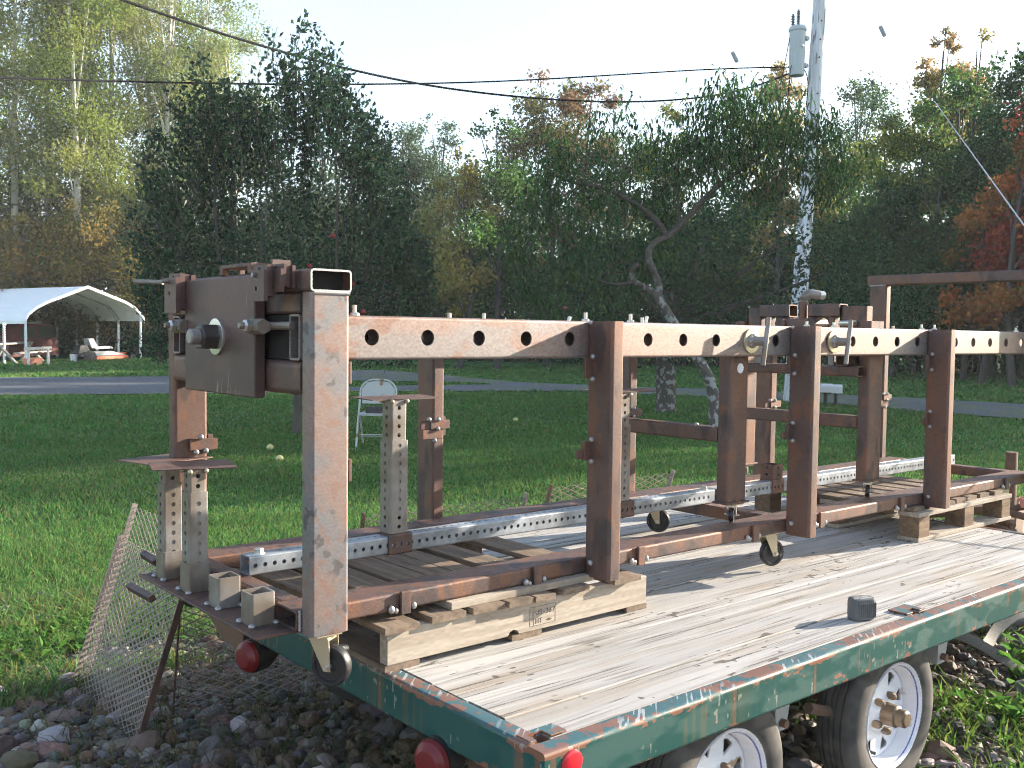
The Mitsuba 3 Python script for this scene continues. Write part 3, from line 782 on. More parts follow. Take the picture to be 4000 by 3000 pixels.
for x, h, kind in ((-0.135, 0.026, 1), (0.154, 0.013, 0), (0.27, 0.015, 0), (0.585, 0.012, 2), (0.655, 0.026, 1), (0.849, 0.026, 1), (0.902, 0.016, 0), (0.918, 0.02, 2), (1.80, 0.02, 1), (1.98, 0.02, 1), (2.42, 0.012, 0), (2.655, 0.022, 1), (2.768, 0.022, 1), (3.577, 0.02, 1)):
    k = obj('bolt', rod((x, 0.025, ZT - 0.004), (x + (0.006 if kind == 2 else 0), 0.025, ZT + h), 0.0055, 10), 'zinc', fr)
    if kind == 1:
        obj('nut', lathe([(0, 0.007), (0.010, 0.007), (0.012, 0.004), (0.012, 0)], (x, 0.025, ZT), (0, 0, 1), 6), 'zinc', k, smooth=False)
for x in (-0.30, 0.2, 0.55, 1.1):
    k = obj('bolt', rod((x + 0.02, W - 0.03, ZT - 0.004), (x + 0.02, W - 0.03, ZT + 0.012), 0.0055, 8), 'zinc', fr)


def caster(parent, x, y, ztop, ang, r=0.05, w=0.03, small=False):
    a = np.array([math.cos(ang), math.sin(ang), 0.0])      # wheel axis
    f = np.array([-a[1], a[0], 0.0])                       # trail direction
    c = np.array([x, y, ztop]) + f * r * 0.45 + np.array([0, 0, -r - 0.02 - (0.0 if small else 0.008)])
    k = obj('caster', box(x - 0.035, x + 0.035, y - 0.03, y + 0.03, ztop - 0.006, ztop - 0.0008), 'yellow_zinc', parent)
    pl = []
    for s in (-1, 1):
        o = a * s * (w / 2 + 0.005)
        top = np.array([x, y, ztop - 0.012])
        pts = [top + o + f * r * 0.55, top + o - f * r * 0.5, c + o + f * r * 0.18 - [0, 0, r * 0.2], c + o - f * r * 0.18 - [0, 0, r * 0.2]]
        pl.append(trimesh.convex.convex_hull(np.vstack([pts, np.array(pts) + a * 0.0025 * s])))
    tp = np.array([x, y, ztop - 0.016])
    q = [tp + a * i * (w / 2 + 0.0075) + f * j * r * 0.5 for i in (-1, 1) for j in (-1, 1)]
    pl.append(trimesh.convex.convex_hull(np.vstack([q, np.array(q) + [0, 0, 0.009]])))
    obj('fork', pl, 'yellow_zinc' if not small else 'zinc', k, smooth=False)
    wh = obj('wheel', lathe([(0, w * 0.32), (r * 0.3, w * 0.34), (r * 0.34, w * 0.26), (r * 0.72, w * 0.26), (r * 0.78, w * 0.42), (r * 0.93, w * 0.42), (r, w * 0.22), (r, -w * 0.22), (r * 0.93, -w * 0.42), (r * 0.78, -w * 0.42), (r * 0.72, -w * 0.26), (r * 0.34, -w * 0.26), (r * 0.3, -w * 0.34), (0, -w * 0.32)], c, a, 40), 'black_rubber', k)
    obj('axle_bolt', rod(c - a * (w / 2 + 0.016), c + a * (w / 2 + 0.016), r * 0.13, 6), 'zinc', k, smooth=False)
    return k


caster(fr, -0.245, -0.020, ZB, math.radians(212), 0.05, 0.034)
obj('brake_pedal', limb([(-0.225, -0.02, -0.20), (-0.185, 0.0, -0.185), (-0.165, 0.005, -0.188)], [0.009, 0.011, 0.008], 8), 'zinc', fr)
caster(fr, 1.615, 0.045, RB_, math.radians(-104), 0.05, 0.03)
caster(fr, 1.757, 0.725, RB_, math.radians(-146), 0.05, 0.03)
caster(fr, 3.53, 0.045, RB_, math.radians(-100), 0.048, 0.03)
caster(fr, -0.245, W + 0.02, ZB, math.radians(-60), 0.05, 0.03)

# ------------------------------------------------------------------ steel blocks hung on pins at the end of the rack
def block_stack(n, xfront, thick, y0, y1, z0, z1, zp, where):
    order = ['front', 'second', 'third', 'fourth', 'fifth']
    for j in range(n):
        dx, dy, dz = j * thick, 0.004 * ((j * 7) % 3 - 1), 0.002 * ((j * 5) % 3)
        m = tube(0, thick - 0.0012, 0, y1 - y0, 0, z1 - z0, 'x', t=0, r=0.0015, holes=[('x', (y1 - y0) * 0.62, zp - z0, 0.006), ('x', (y1 - y0) * 0.58, zp - z0 - 0.032, 0.0055)])
        m = m.translate((xfront + dx, y0 + dy, z0 + dz + (0.008 if j else 0)))
        solo('steel_block', m, 'dark_plate_steel', f'dark brown steel block with two holes, {order[j]} of the {where}', 'steel block', 'steel blocks hung on the rack')
    yp = y0 + (y1 - y0) * 0.62
    return yp


yp = block_stack(4, -0.338, 0.0098, 0.019, 0.088, 0.681, 0.735, 0.724, 'stack beside the open tube end')
obj('hanger_pin', rod((-0.345, yp, 0.724), (-0.297, yp, 0.724), 0.0055), 'bare_steel', fr)
yp = block_stack(3, -0.365, 0.0115, 0.052, 0.122, 0.659, 0.733, 0.721, 'stack at the end plate')
obj('hanger_pin', rod((-0.372, yp, 0.721), (-0.297, yp, 0.721), 0.0055), 'bare_steel', fr)
yp = block_stack(4, -0.36, 0.0145, 0.60, 0.685, 0.636, 0.7345, 0.724, 'far left stack')
obj('hanger_pin', rod((-0.38, yp, 0.724), (-0.297, yp, 0.724), 0.0055), 'bare_steel', fr)
solo('steel_pin', rod((-0.355, 0.705, 0.724), (-0.405, 0.79, 0.727), 0.0065), 'bare_steel', 'bare steel pin sticking out left of the left-hand block stack', 'pin')

# ------------------------------------------------------------------ telescoping perforated stands
def stand(label, x, y, z0, zmid, ztop, wo, corners, zp, sleeve=None, kname='perforated_stand', group='telescoping perforated stands'):
    k = thing(kname, label, 'stand', group)
    wi = wo - 0.008
    zs = np.arange(z0 + 0.02, zmid - 0.005, 0.0272)
    ho = [('x', y + wo / 2, z, 0.0062) for z in zs] + [('y', x + wo / 2, z, 0.0062) for z in zs]
    obj('outer_tube', tube(x, x + wo, y, y + wo, z0, zmid, 'z', t=0.0035, r=0.006, holes=ho), 'bare_steel', k)
    zs = np.arange(zmid + 0.016, ztop - 0.004, 0.0272)
    ho = [('x', y + wo / 2, z, 0.0062) for z in zs] + [('y', x + wo / 2, z, 0.0062) for z in zs]
    obj('inner_tube', tube(x + 0.004, x + 0.004 + wi, y + 0.004, y + 0.004 + wi, z0 + 0.05, ztop, 'z', t=0.0035, r=0.006, holes=ho), 'bare_steel', k)
    c = np.array(corners)
    c = sg.Polygon(c).convex_hull
    hx = sg.Point(x + wo / 2, y + wo / 2).buffer(0.021) if sleeve is not None else None
    pm = trimesh.creation.extrude_polygon(c.buffer(0.0008), 0.003, engine='earcut')
    pm.apply_translation((0, 0, zp - 0.003))
    tp = obj('top_plate', pm, 'rusty_steel', k)
    obj('burn_mark', lathe([(0, 0.0006), (0.03, 0.0004), (0.034, 0)], (x + wo / 2, y + wo / 2, zp), (0, 0, 1), 20), 'dark_plate_steel', tp)
    for dx, dy in ((0.004, 0), (wo - 0.006, 0), (0.0, wo - 0.01)):
        obj('weld_bead', ball((x + dx, y + dy, ztop - 0.004), 0.007, 1), 'yellow_zinc', k)
    if sleeve is not None:
        obj('sleeve', sleeve, 'rusty_steel', k)
    return k


def sleeve(x0, x1):
    hs = [('y', x0 + 0.016 + i * PITCH_H * 0.92, (TZ0 + TZ1) / 2, 0.006) for i in range(3)]
    m = tube(x0, x1, TY0 - 0.0055, TY1 + 0.0055, TZ0 - 0.0035, TZ1 + 0.006, 'x', t=0.0048, r=0.006, holes=hs)
    return m


stand('perforated steel stand with plate top in the second socket from the left of the shelf', -0.3705, 0.4845, -0.117, 0.152, 0.2125, 0.0545, [(-0.4505, 0.528), (-0.243, 0.461), (-0.194, 0.637), (-0.405, 0.691)], 0.2155)
stand('perforated steel stand with plate top in the leftmost socket of the shelf', -0.3705, 0.666, -0.117, 0.1525, 0.207, 0.0545, [(-0.443, 0.843), (-0.4045, 0.687), (-0.188, 0.757), (-0.222, 0.915)], 0.2095)
stand('tall perforated stand on the shiny rail in front of the folding chair', 0.203, 0.379, -0.0125, 0.267, 0.388, 0.0625, [(0.149, 0.399), (0.391, 0.3935), (0.436, 0.5626), (0.170, 0.556)], 0.3905, sleeve(0.196, 0.28))
stand('perforated stand partly hidden behind the second front post', 1.178, 0.379, -0.0125, 0.267, 0.378, 0.0625, [(1.155, 0.42), (1.40, 0.40), (1.50, 0.545), (1.19, 0.60)], 0.3835, sleeve(1.18, 1.262))
k = thing('rail_sleeve', 'rusty sleeve with short socket on the far length of the perforated rail', 'sleeve')
obj('sleeve', sleeve(2.115, 2.197), 'rusty_steel', k)
obj('socket', tube(2.118, 2.188, 0.376, 0.446, TZ1 + 0.0062, 0.048, 'z', t=0.0045, r=0.006, holes=[('x', 0.411, z, 0.0065) for z in (0.005, 0.034)] + [('y', 2.153, z, 0.0065) for z in (0.005, 0.034)]), 'rusty_steel', k)

# ------------------------------------------------------------------ rolling carriage inside the rack
ca = thing('rolling_carriage', 'rusty steel carriage on small casters riding the bottom rails inside the rack', 'carriage')
for (x0, y0) in ((1.384, 0.052), (1.384, W - 0.103), (2.293, 0.052), (2.293, W - 0.103)):
    leg = obj('leg', tube(x0, x0 + 0.109, y0, y0 + 0.051, 0.008, 0.66 if x0 > 2 else 0.626, 'z', r=0.010), 'rusty_steel', ca)
    obj('foot_plate', box(x0 - 0.008, x0 + 0.117, y0 - 0.008, y0 + 0.059, 0.0, 0.0075), 'rusty_steel', leg)
    caster(ca, x0 + 0.062, y0 + 0.028, 0.0, math.radians(-62), 0.026, 0.02, True)
for x in (1.384, 2.293):
    obj('tie_bar', tube(x + 0.002, x + 0.053, 0.1035, W - 0.1035, 0.216, 0.269, 'y'), 'rusty_steel', ca)
for y in (0.053, W - 0.103):
    obj('side_bar', tube(1.494, 2.292, y + 0.004, y + 0.046, 0.545, 0.61, 'x'), 'rusty_steel', ca)
obj('tie_bar', tube(2.24, 2.291, 0.072, 0.70, 0.4325, 0.475, 'y', t=0.004), 'rusty_steel', ca)
obj('socket_tube', tube(2.235, 2.40, 0.115, 0.17, 0.4755, 0.520, 'x', t=0.005), 'rusty_steel', ca)
obj('spacer', tube(2.25, 2.29, 0.19, 0.22, 0.4755, 0.52, 'z', t=0), 'bare_steel', ca)
obj('spacer', tube(2.25, 2.29, 0.55, 0.59, 0.4755, 0.52, 'z', t=0), 'bare_steel', ca)
for (y0, y1) in ((0.20, 0.352), (0.445, 0.60)):
    obj('top_beam', tube(2.30, 2.365, y0, y1, 0.679, 0.733, 'y', r=0.006), 'rusty_steel', ca)
obj('end_box', tube(2.31, 2.37, 0.085, 0.199, 0.62, 0.722, 'z', t=0.005, r=0.012), 'rusty_steel', ca)
obj('end_box', tube(2.31, 2.37, 0.602, 0.67, 0.62, 0.722, 'z', t=0.005, r=0.012), 'rusty_steel', ca)
for y in (0.23, 0.33, 0.45, 0.55):
    obj('upright', tube(2.31, 2.36, y, y + 0.03, 0.5205, 0.679, 'z', t=0), 'rusty_steel', ca)
cl = obj('clamp_block', [tube(2.28, 2.36, 0.30, 0.48, 0.63, 0.672, 'y', t=0, r=0.012), rod((2.27, 0.32, 0.65), (2.37, 0.32, 0.65), 0.026), rod((2.27, 0.47, 0.65), (2.37, 0.47, 0.65), 0.026)], 'rusty_steel', ca)
obj('roller', rod((2.29, 0.12, 0.651), (2.31, 0.20, 0.652), 0.012), 'zinc', ca)
sc = obj('screw_pipe', [rod((2.333, 0.395, 0.63), (2.333, 0.395, 0.735), 0.0195, 18), rod((2.333, 0.395, 0.735), (2.333, 0.395, 0.745), 0.0225, 18)], 'rusty_steel', ca)
obj('elbow', limb(spline([(2.333, 0.395, 0.742), (2.335, 0.393, 0.764), (2.348, 0.385, 0.777), (2.372, 0.37, 0.778), (2.392, 0.36, 0.776)], 12), 0.0205, 16), 'bare_steel', sc)
obj('nozzle', rod((2.385, 0.362, 0.777), (2.415, 0.35, 0.774), 0.0185, 18), 'zinc', sc)
obj('round_tag', lathe([(0, 0.002), (0.017, 0.002), (0.018, 0)], (1.441, 0.0515, 0.479), (0, -1, 0), 24), 'white_plastic', ca)
for y in (0.12, 0.20):
    obj('weld_bead', ball((1.39, y, 0.272), 0.008, 1), 'weld', ca)
# locking pins with tee handles in the beam holes
for n_, (x, lab) in enumerate(((HX[9] + 0.022, 'locking pin with washer and tee handle left of the third front post'), (HX[12] + 0.032, 'locking pin with washer and tee handle right of the third front post'))):
    x = (1.428, 1.941)[n_]
    k = thing('locking_pin', lab, 'locking pin', 'tee-handled locking pins')
    obj('washer', lathe([(0.012, 0), (0.043, 0), (0.043, 0.005), (0.041, 0.006), (0.012, 0.006)], (x, -0.0006, 0.5755), (0, -1, 0), 36), 'yellow_zinc', k)
    obj('shank', [lathe([(0, 0.062), (0.012, 0.062), (0.015, 0.057), (0.016, 0.022), (0.019, 0.012), (0.026, 0.0)], (x, -0.006, 0.5755), (0, -1, 0), 24)], 'bare_steel', k)
    obj('weld_bead', [ball((x + 0.018 * math.cos(t), -0.012, 0.5755 + 0.018 * math.sin(t)), 0.007, 1) for t in np.arange(0, 6.2, 0.8)], 'weld', k)
    obj('handle', rod((x - 0.022, -0.068, 0.5755 - 0.082), (x + 0.012, -0.064, 0.5755 + 0.082), 0.0085, 14), 'bare_steel', k)

# ------------------------------------------------------------------ pallets, scrap board, tape
pa = thing('wooden_pallet', 'weathered wooden pallet with stamped pale front board at the left end of the deck', 'pallet')
py = -0.028
for (a, b) in ((-0.092, 0.012), (0.056, 0.166), (0.19, 0.30), (0.307, 0.395), (0.40, 0.475), (0.515, 0.62), (0.715, 0.83)):
    e = rng.uniform(-0.012, 0.006)
    m = tube(a, b, -0.048 + e, 0.86, -0.1585 + rng.uniform(0, 0.001), -0.141, 'y', t=0, r=0.002)
    obj('deck_board', m, 'pallet_board', pa, smooth=False)
st = tube(-0.068, 0.885, py, py + 0.036, -0.246, -0.159, 'x', t=0, r=0.002) - cylm('y', 0.345, -0.252, py - 0.1, py + 0.1, 0.022, 10)
sk = obj('stringer', st, 'stringer_wood', pa, smooth=False)
labels[sk] = {'label': 'pale front stringer with a heat-treatment stamp'}
for y in (0.38, 0.80):
    obj('stringer', tube(-0.068, 0.885, y, y + 0.036, -0.246, -0.159, 'x', t=0, r=0.002), 'pallet_board', pa, smooth=False)
for (a, b) in ((-0.075, 0.03), (0.34, 0.45), (0.80, 0.89)):
    obj('bottom_board', tube(a, b, py + 0.001, 0.84, ZD - 0.0005, -0.2465, 'y', t=0, r=0.002), 'pallet_board', pa, smooth=False)
ROTF = np.array([[1, 0, 0, 0], [0, 0, -1, 0], [0, 1, 0, 0], [0, 0, 0, 1]], float)


def stamp(text, x, z, h):
    m = meshkit.text_mesh(text, h, 0.0006)
    m.apply_transform(ROTF)
    m.apply_translation((x, py - 0.0002, z))
    return m


ib = [box(0.404, 0.500, py - 0.0006, py, -0.1795, -0.1785, 0), box(0.404, 0.500, py - 0.0006, py, -0.2335, -0.2325, 0), box(0.403, 0.4042, py - 0.0006, py, -0.2335, -0.1785, 0), box(0.4995, 0.5007, py - 0.0006, py, -0.2335, -0.1785, 0),
      box(0.418, 0.419, py - 0.0006, py, -0.2335, -0.1785, 0), box(0.412, 0.4128, py - 0.0006, py, -0.22, -0.19, 0), box(0.463, 0.488, py - 0.0006, py, -0.2235, -0.2222, 0), box(0.470, 0.482, py - 0.0006, py, -0.2262, -0.2195, 0.001)]
obj('stamp', [stamp('US-367', 0.424, -0.2035, 0.014), stamp('HT', 0.424, -0.2275, 0.014)] + ib, 'ink', sk, smooth=False)
solo('scrap_board', tube(0.135, 0.66, -0.022, 0.07, -0.1406, -0.1212, 'x', t=0, r=0.001), 'stringer_wood', 'rough-sawn board between the near bottom rail and the stamped pallet', 'board', smooth=False)
pb = thing('wooden_pallet', 'brown block pallet under the right end of the rack', 'pallet')
for x in (2.545, 2.95, 3.32):
    for y in (-0.05, 0.33, 0.69):
        obj('block', tube(x, min(x + 0.09, 3.42), y, y + 0.09, -0.246, -0.159, 'z', t=0, r=0.003), 'block_wood', pb, smooth=False)
for y in (-0.052, 0.325, 0.685):
    obj('stringer_board', tube(2.54, 3.42, y, y + 0.095, -0.1585, -0.1405, 'x', t=0, r=0.002), 'stringer_wood', pb, smooth=False)
    obj('bottom_board', tube(2.54, 3.42, y, y + 0.095, ZD - 0.0005, -0.2465, 'x', t=0, r=0.002), 'stringer_wood', pb, smooth=False)
for x in (2.545, 2.68, 2.80, 2.92, 3.03, 3.165, 3.295):
    obj('deck_board', tube(x, x + 0.09, -0.035 + rng.uniform(0, 0.02), 0.77, -0.140, -0.1212, 'y', t=0, r=0.004), 'pallet_board', pb, smooth=False)

tp = thing('tape_measure', 'dark grey ribbed tape measure lying on the trailer deck', 'tape measure')


def at_tape(m, ang=math.radians(-18)):
    m = tm(m).copy()
    T = trimesh.transformations.rotation_matrix(ang, (0, 0, 1))
    T[:3, 3] = (1.335, -0.50, ZD - 0.002)
    m.apply_transform(T)
    return m


body = manifold3d.Manifold.extrude(rrect(0.082, 0.052, 0.020, 6), 0.056).translate((-0.041, -0.026, 0.001))
body2 = manifold3d.Manifold.batch_hull([body.scale((0.94, 0.92, 1.0)).translate((0, 0, 0.006)), body])
obj('case', at_tape(body2), 'tape_grey', tp)
obj('grip_rib', [at_tape(box(-0.030 + i * 0.0075, -0.0265 + i * 0.0075, -0.0285, 0.0285, 0.006, 0.052, 0.0012)) for i in range(9)] + [at_tape(box(0.038, 0.0435, -0.014 + i * 0.009, -0.009 + i * 0.009, 0.006, 0.05, 0.001)) for i in range(4)], 'tape_grey', tp)
obj('top_button', at_tape(box(-0.043, -0.020, -0.012, 0.012, 0.05, 0.068, 0.004)), 'tape_grey', tp)
obj('belt_clip', [at_tape(box(-0.018, 0.026, -0.014, 0.014, 0.0625, 0.065, 0.001)), at_tape(box(-0.004, 0.012, -0.005, 0.004, 0.0652, 0.067, 0.0008))], 'zinc', tp)

# ------------------------------------------------------------------ expanded-metal panels
def mesh_panel(label, corner, u, v, lu, lv, cell_u, cell_v, bars, group, curl=0.0):
    """Panel from corner along unit vectors u (length lu) and v (length lv); diamonds cell_u x cell_v; bars = which edges have a flat bar."""
    k = thing('mesh_panel', label, 'metal panel', group)
    c, u, v = np.array(corner, float), np.array(u, float), np.array(v, float)
    u, v = u / np.linalg.norm(u), v / np.linalg.norm(v)
    n = np.cross(u, v)
    out = []
    slope = cell_v / cell_u
    ext = lu * slope
    for s in (1, -1):
        for b in np.arange(-ext, lv + ext, cell_v):
            a = []
            t0, t1 = 0.0, lu
            f0, f1 = (b, b + ext) if s > 0 else (b + ext, b)
            if max(f0, f1) <= 0 or min(f0, f1) >= lv:
                continue
            def tt(f):
                return (f - f0) / (f1 - f0) * lu
            if f0 < 0: t0 = tt(0)
            if f0 > lv: t0 = tt(lv)
            if f1 < 0: t1 = tt(0)
            if f1 > lv: t1 = tt(lv)
            if t1 - t0 < 0.004:
                continue
            g0, g1 = f0 + (f1 - f0) * t0 / lu, f0 + (f1 - f0) * t1 / lu
            p0, p1 = c + u * t0 + v * g0 + n * 0.0012 * s, c + u * t1 + v * g1 + n * 0.0012 * s
            d = (p1 - p0) / np.linalg.norm(p1 - p0)
            w = np.cross(n, d) * 0.0017
            q = np.array([p0 - w, p0 + w, p0 + w + n * 0.0016, p0 - w + n * 0.0016, p1 - w, p1 + w, p1 + w + n * 0.0016, p1 - w + n * 0.0016])
            out.append(trimesh.Trimesh(q, [[0, 1, 5], [0, 5, 4], [1, 2, 6], [1, 6, 5], [2, 3, 7], [2, 7, 6], [3, 0, 4], [3, 4, 7], [0, 3, 2], [0, 2, 1], [4, 5, 6], [4, 6, 7]], process=False))
    kk = obj('wire_mesh', out, 'panel_steel', k, smooth=False)
    labels[kk] = {'label': 'diamond expanded metal sheet', 'kind': 'stuff'}
    ends = {'u0': (c, c + v * lv), 'u1': (c + u * lu, c + u * lu + v * lv), 'v0': (c, c + u * lu), 'v1': (c + v * lv, c + v * lv + u * lu)}
    for e in bars:
        p0, p1 = ends[e]
        d = (p1 - p0) / np.linalg.norm(p1 - p0)
        w = np.cross(n, d)
        q = [p + w * i * 0.003 + n * j * 0.011 for p in (p0 - d * 0.012, p1 + d * 0.012) for i in (-1, 1) for j in (-1, 1)]
        obj('edge_bar', trimesh.convex.convex_hull(np.array(q)), 'rusty_steel' if e == 'u0' else 'panel_steel', k, smooth=False)
    return k


scene['panel_steel'] = P_((0.30, 0.25, 0.22), 0.5, 0.4)
G2 = 'expanded metal panels round the trailer'
lean = np.array([0.19, 0, 0.58])
mesh_panel('tall metal mesh panel leaning on the rear left corner of the trailer', (-0.245, 1.27, GROUND), (0, 1, 0), lean, 0.73, 0.62, 0.052, 0.027, ('u0', 'u1'), G2)
mesh_panel('second mesh panel just behind the leaning one at the trailer rear', (-0.20, 1.34, GROUND + 0.02), (0, 1, 0), (0.19, 0.03, 0.60), 0.66, 0.72, 0.052, 0.027, ('u1',), G2)
mesh_panel('mesh panel top showing behind the far rail, nearer the tall front post', (0.79, 1.66, GROUND), (1, 0, 0), (-0.02, -0.20, 0.66), 0.90, 0.70, 0.078, 0.030, ('u0', 'u1'), G2)
mesh_panel('mesh panel top showing behind the far rail, behind the second front post', (1.80, 1.66, GROUND), (1, 0, 0), (0.03, -0.20, 0.68), 0.90, 0.725, 0.078, 0.030, ('u0', 'u1'), G2)
mesh_panel('dark mesh panel seen under the rear of the trailer', (-0.03, 1.50, GROUND), (1, -0.30, 0), (0, -0.10, 0.56), 1.3, 0.50, 0.075, 0.030, ('u0',), G2)
# tubes poking out at the left of the shelf
for (p, q_, lab) in (((-0.32, 0.86, -0.113), (-0.32, 0.975, -0.109), 'upper short rusty tube sticking out left of the shelf'), ((-0.32, 0.90, -0.233), (-0.32, 1.105, -0.236), 'lower short rusty tube sticking out left of the shelf')):
    d = np.array(q_) - np.array(p)
    solo('tube_stub', limb([np.array(p), np.array(q_)], 0.014, 4), 'rusty_steel', lab, 'tube', smooth=False)

# ------------------------------------------------------------------ straps on the gravel
def ribbon(pts, w, wdir, th=0.004):
    p = spline(pts, 40)
    wd = np.array(wdir, float)
    a = [p - wd * w / 2, p + wd * w / 2]
    n = np.array([0, 0, th])
    V = np.stack([a[0], a[1], a[1] + n, a[0] + n], 1).reshape(-1, 3)
    F = []
    for i in range(len(p) - 1):
        for k in range(4):
            q = [i * 4 + k, i * 4 + (k + 1) % 4, (i + 1) * 4 + (k + 1) % 4, (i + 1) * 4 + k]
            F += [[q[0], q[1], q[2]], [q[0], q[2], q[3]]]
    return trimesh.Trimesh(V, F, process=False)


G3 = 'webbing straps on the gravel'
solo('webbing_strap', ribbon([(3.16, 0.10, -0.80), (3.10, -0.02, -0.79), (3.06, -0.12, -0.80), (3.0, -0.25, -0.82), (2.99, -0.33, -0.84)], 0.10, (0.75, 0.35, 0.25)), 'webbing', 'flat grey webbing strap stretched over the gravel below the trailer edge', 'strap', G3, True)
solo('webbing_strap', ribbon([(3.10, -0.1, -0.80), (3.28, -0.06, -0.78), (3.46, -0.08, -0.72), (3.60, -0.16, -0.73), (3.66, -0.26, -0.80)], 0.09, (0.3, 0.5, 0.4)), 'webbing', 'grey webbing strap looping over at the right edge of the photo', 'strap', G3, True)
solo('webbing_strap', ribbon([(3.5, 0.2, -0.80), (3.62, 0.14, -0.72), (3.74, 0.02, -0.73), (3.74, -0.08, -0.80)], 0.09, (0.4, 0.5, 0.3)), 'webbing', 'small arched loop of strap behind the others', 'strap', G3, True)
solo('white_board', box(3.72, 3.74, -0.12, 0.05, GROUND, -0.60), 'grey_plastic', 'pale grey board standing on the gravel at the right edge', 'board')

# ------------------------------------------------------------------ folding chair with a black box
ch = thing('folding_chair', 'beige metal folding chair standing on the lawn behind the rack', 'chair')
cd = np.array([0.766, -0.642, 0.0])     # chair's right, as seen
cf = np.array([-0.642, -0.766, 0.0])    # towards the viewer
c0 = np.array([4.90, 8.36, GROUND])


def cp(a, b, h):
    return c0 + cd * a + cf * b + np.array([0, 0, h])


for a in (0.0, 0.46):
    obj('front_leg', limb(spline([cp(a, 0.12, 0.0), cp(a, -0.08, 0.42), cp(a + (0.01 if a == 0 else -0.01), -0.17, 0.68)], 10), 0.013, 8), 'chair_paint', ch)
    obj('back_leg', limb([cp(a + 0.02 * (1 if a == 0 else -1), -0.36, 0.0), cp(a + 0.02 * (1 if a == 0 else -1), -0.02, 0.46)], 0.012, 8), 'chair_paint', ch)
arc = [cp(0.01, -0.17, 0.66), cp(0.02, -0.19, 0.76), cp(0.09, -0.20, 0.835), cp(0.23, -0.205, 0.855), cp(0.37, -0.20, 0.835), cp(0.44, -0.19, 0.76), cp(0.45, -0.17, 0.66)]
obj('top_tube', limb(spline(arc, 24), 0.0125, 8), 'chair_paint', ch)
bp = np.array([(0.03, 0.56), (0.43, 0.56), (0.435, 0.74), (0.37, 0.82), (0.23, 0.845), (0.09, 0.82), (0.025, 0.74)])
obj('backrest', hexa([cp(a, -0.165 - 0.12 * (h - 0.6), h) for a, h in bp], [cp(a, -0.18 - 0.12 * (h - 0.6), h) for a, h in bp]), 'chair_paint', ch)
obj('seat', hexa([cp(a, b, 0.425) for a in (0.03, 0.43) for b in (0.10, -0.26)], [cp(a, b, 0.45) for a in (0.025, 0.435) for b in (0.105, -0.265)]), 'chair_paint', ch)
obj('stretcher', [rod(cp(0.0, 0.03, 0.19), cp(0.46, 0.03, 0.19), 0.006), rod(cp(0.02, -0.26, 0.14), cp(0.44, -0.26, 0.14), 0.006)], 'chair_paint', ch)
solo('small_case', hexa([cp(a, b, 0.4505) for a in (0.10, 0.30) for b in (0.02, -0.12)], [cp(a, b, 0.53) for a in (0.105, 0.295) for b in (0.015, -0.115)]), 'black_plastic', 'black box lying on the seat of the folding chair', 'box')
for (x, y, lab) in ((3.93, 8.75, 'pale yellow apple on the grass left of the tall front post'), (3.55, 7.75, 'second pale fallen apple, nearer on the grass'), (9.0, 10.2, 'small yellow leaf-like apple on the grass behind the chair')):
    solo('fallen_apple', ball((x, y, float(height(x, y)) + 0.04), 0.043, 2, (1, 1, 0.9)), 'apple_yellow', lab, 'apple', 'apples fallen on the lawn', True)

# ------------------------------------------------------------------ utility pole, wires
pol = thing('utility_pole', 'tall weathered wooden utility pole with a grey transformer', 'utility pole')
obj('shaft', limb([(17.49, 10.725, GROUND - 0.1), (17.684, 10.708, 1.33), (18.0, 10.73, 5.0), (18.40, 10.75, 10.8)], [0.185, 0.172, 0.155, 0.13], 20), 'pole_wood', pol, smooth=50)
TC = np.array([17.66, 10.92, 0.0])
trf = obj('transformer', lathe([(0, 6.40), (0.155, 6.40), (0.165, 6.42), (0.175, 7.36), (0.195, 7.38), (0.195, 7.42), (0.16, 7.48), (0, 7.52)], TC, (0, 0, 1), 32), 'transformer_grey', pol)
for (dx, dy, h) in ((-0.08, 0.07, 0.30), (0.02, 0.0, 0.40)):
    b = obj('bushing', rod(TC + [dx, dy, 7.45], TC + [dx, dy, 7.45 + h], 0.022), 'porcelain', trf)
    obj('shed', [lathe([(0.02, 0), (0.045, 0.004), (0.02, 0.02)], TC + [dx, dy, 7.52 + i * 0.035], (0, 0, 1), 14) for i in range(int((h - 0.08) / 0.035))], 'porcelain', b)
obj('lifting_lug', lathe([(0, 0.03), (0.03, 0.02), (0.04, 0)], TC + [-0.05, -0.17, 7.02], (-0.2, -1, 0), 14), 'zinc', trf)
obj('bracket', box(17.78, 17.9, 10.78, 10.9, 6.6, 6.68), 'wire_steel', trf)
obj('bracket', box(17.8, 17.92, 10.78, 10.9, 7.2, 7.28), 'wire_steel', trf)
obj('jumper_wire', [limb(spline([TC + [-0.12, 0.10, 7.35], TC + [-0.19, 0.13, 6.9], TC + [-0.30, 0.2, 6.2], TC + [-0.31, 0.2, 5.6], TC + [-0.2, 0.1, 5.35]], 20), 0.009, 5),
                    limb(spline([TC + [-0.1, -0.02, 6.55], TC + [0.05, -0.12, 6.55], TC + [0.15, -0.2, 6.2], TC + [0.10, -0.2, 5.7]], 18), 0.011, 5),
                    limb(spline([TC + [-0.2, 0.0, 6.6], TC + [-0.22, 0.05, 6.0], TC + [-0.15, 0.05, 5.4]], 14), 0.008, 5)], 'cable', pol)
obj('ground_wire', limb([(17.42, 10.86, -0.5), (17.6, 10.85, 1.33), (17.93, 10.86, 5.0), (18.1, 10.87, 7.2)], 0.012, 5), 'wire_steel', pol)
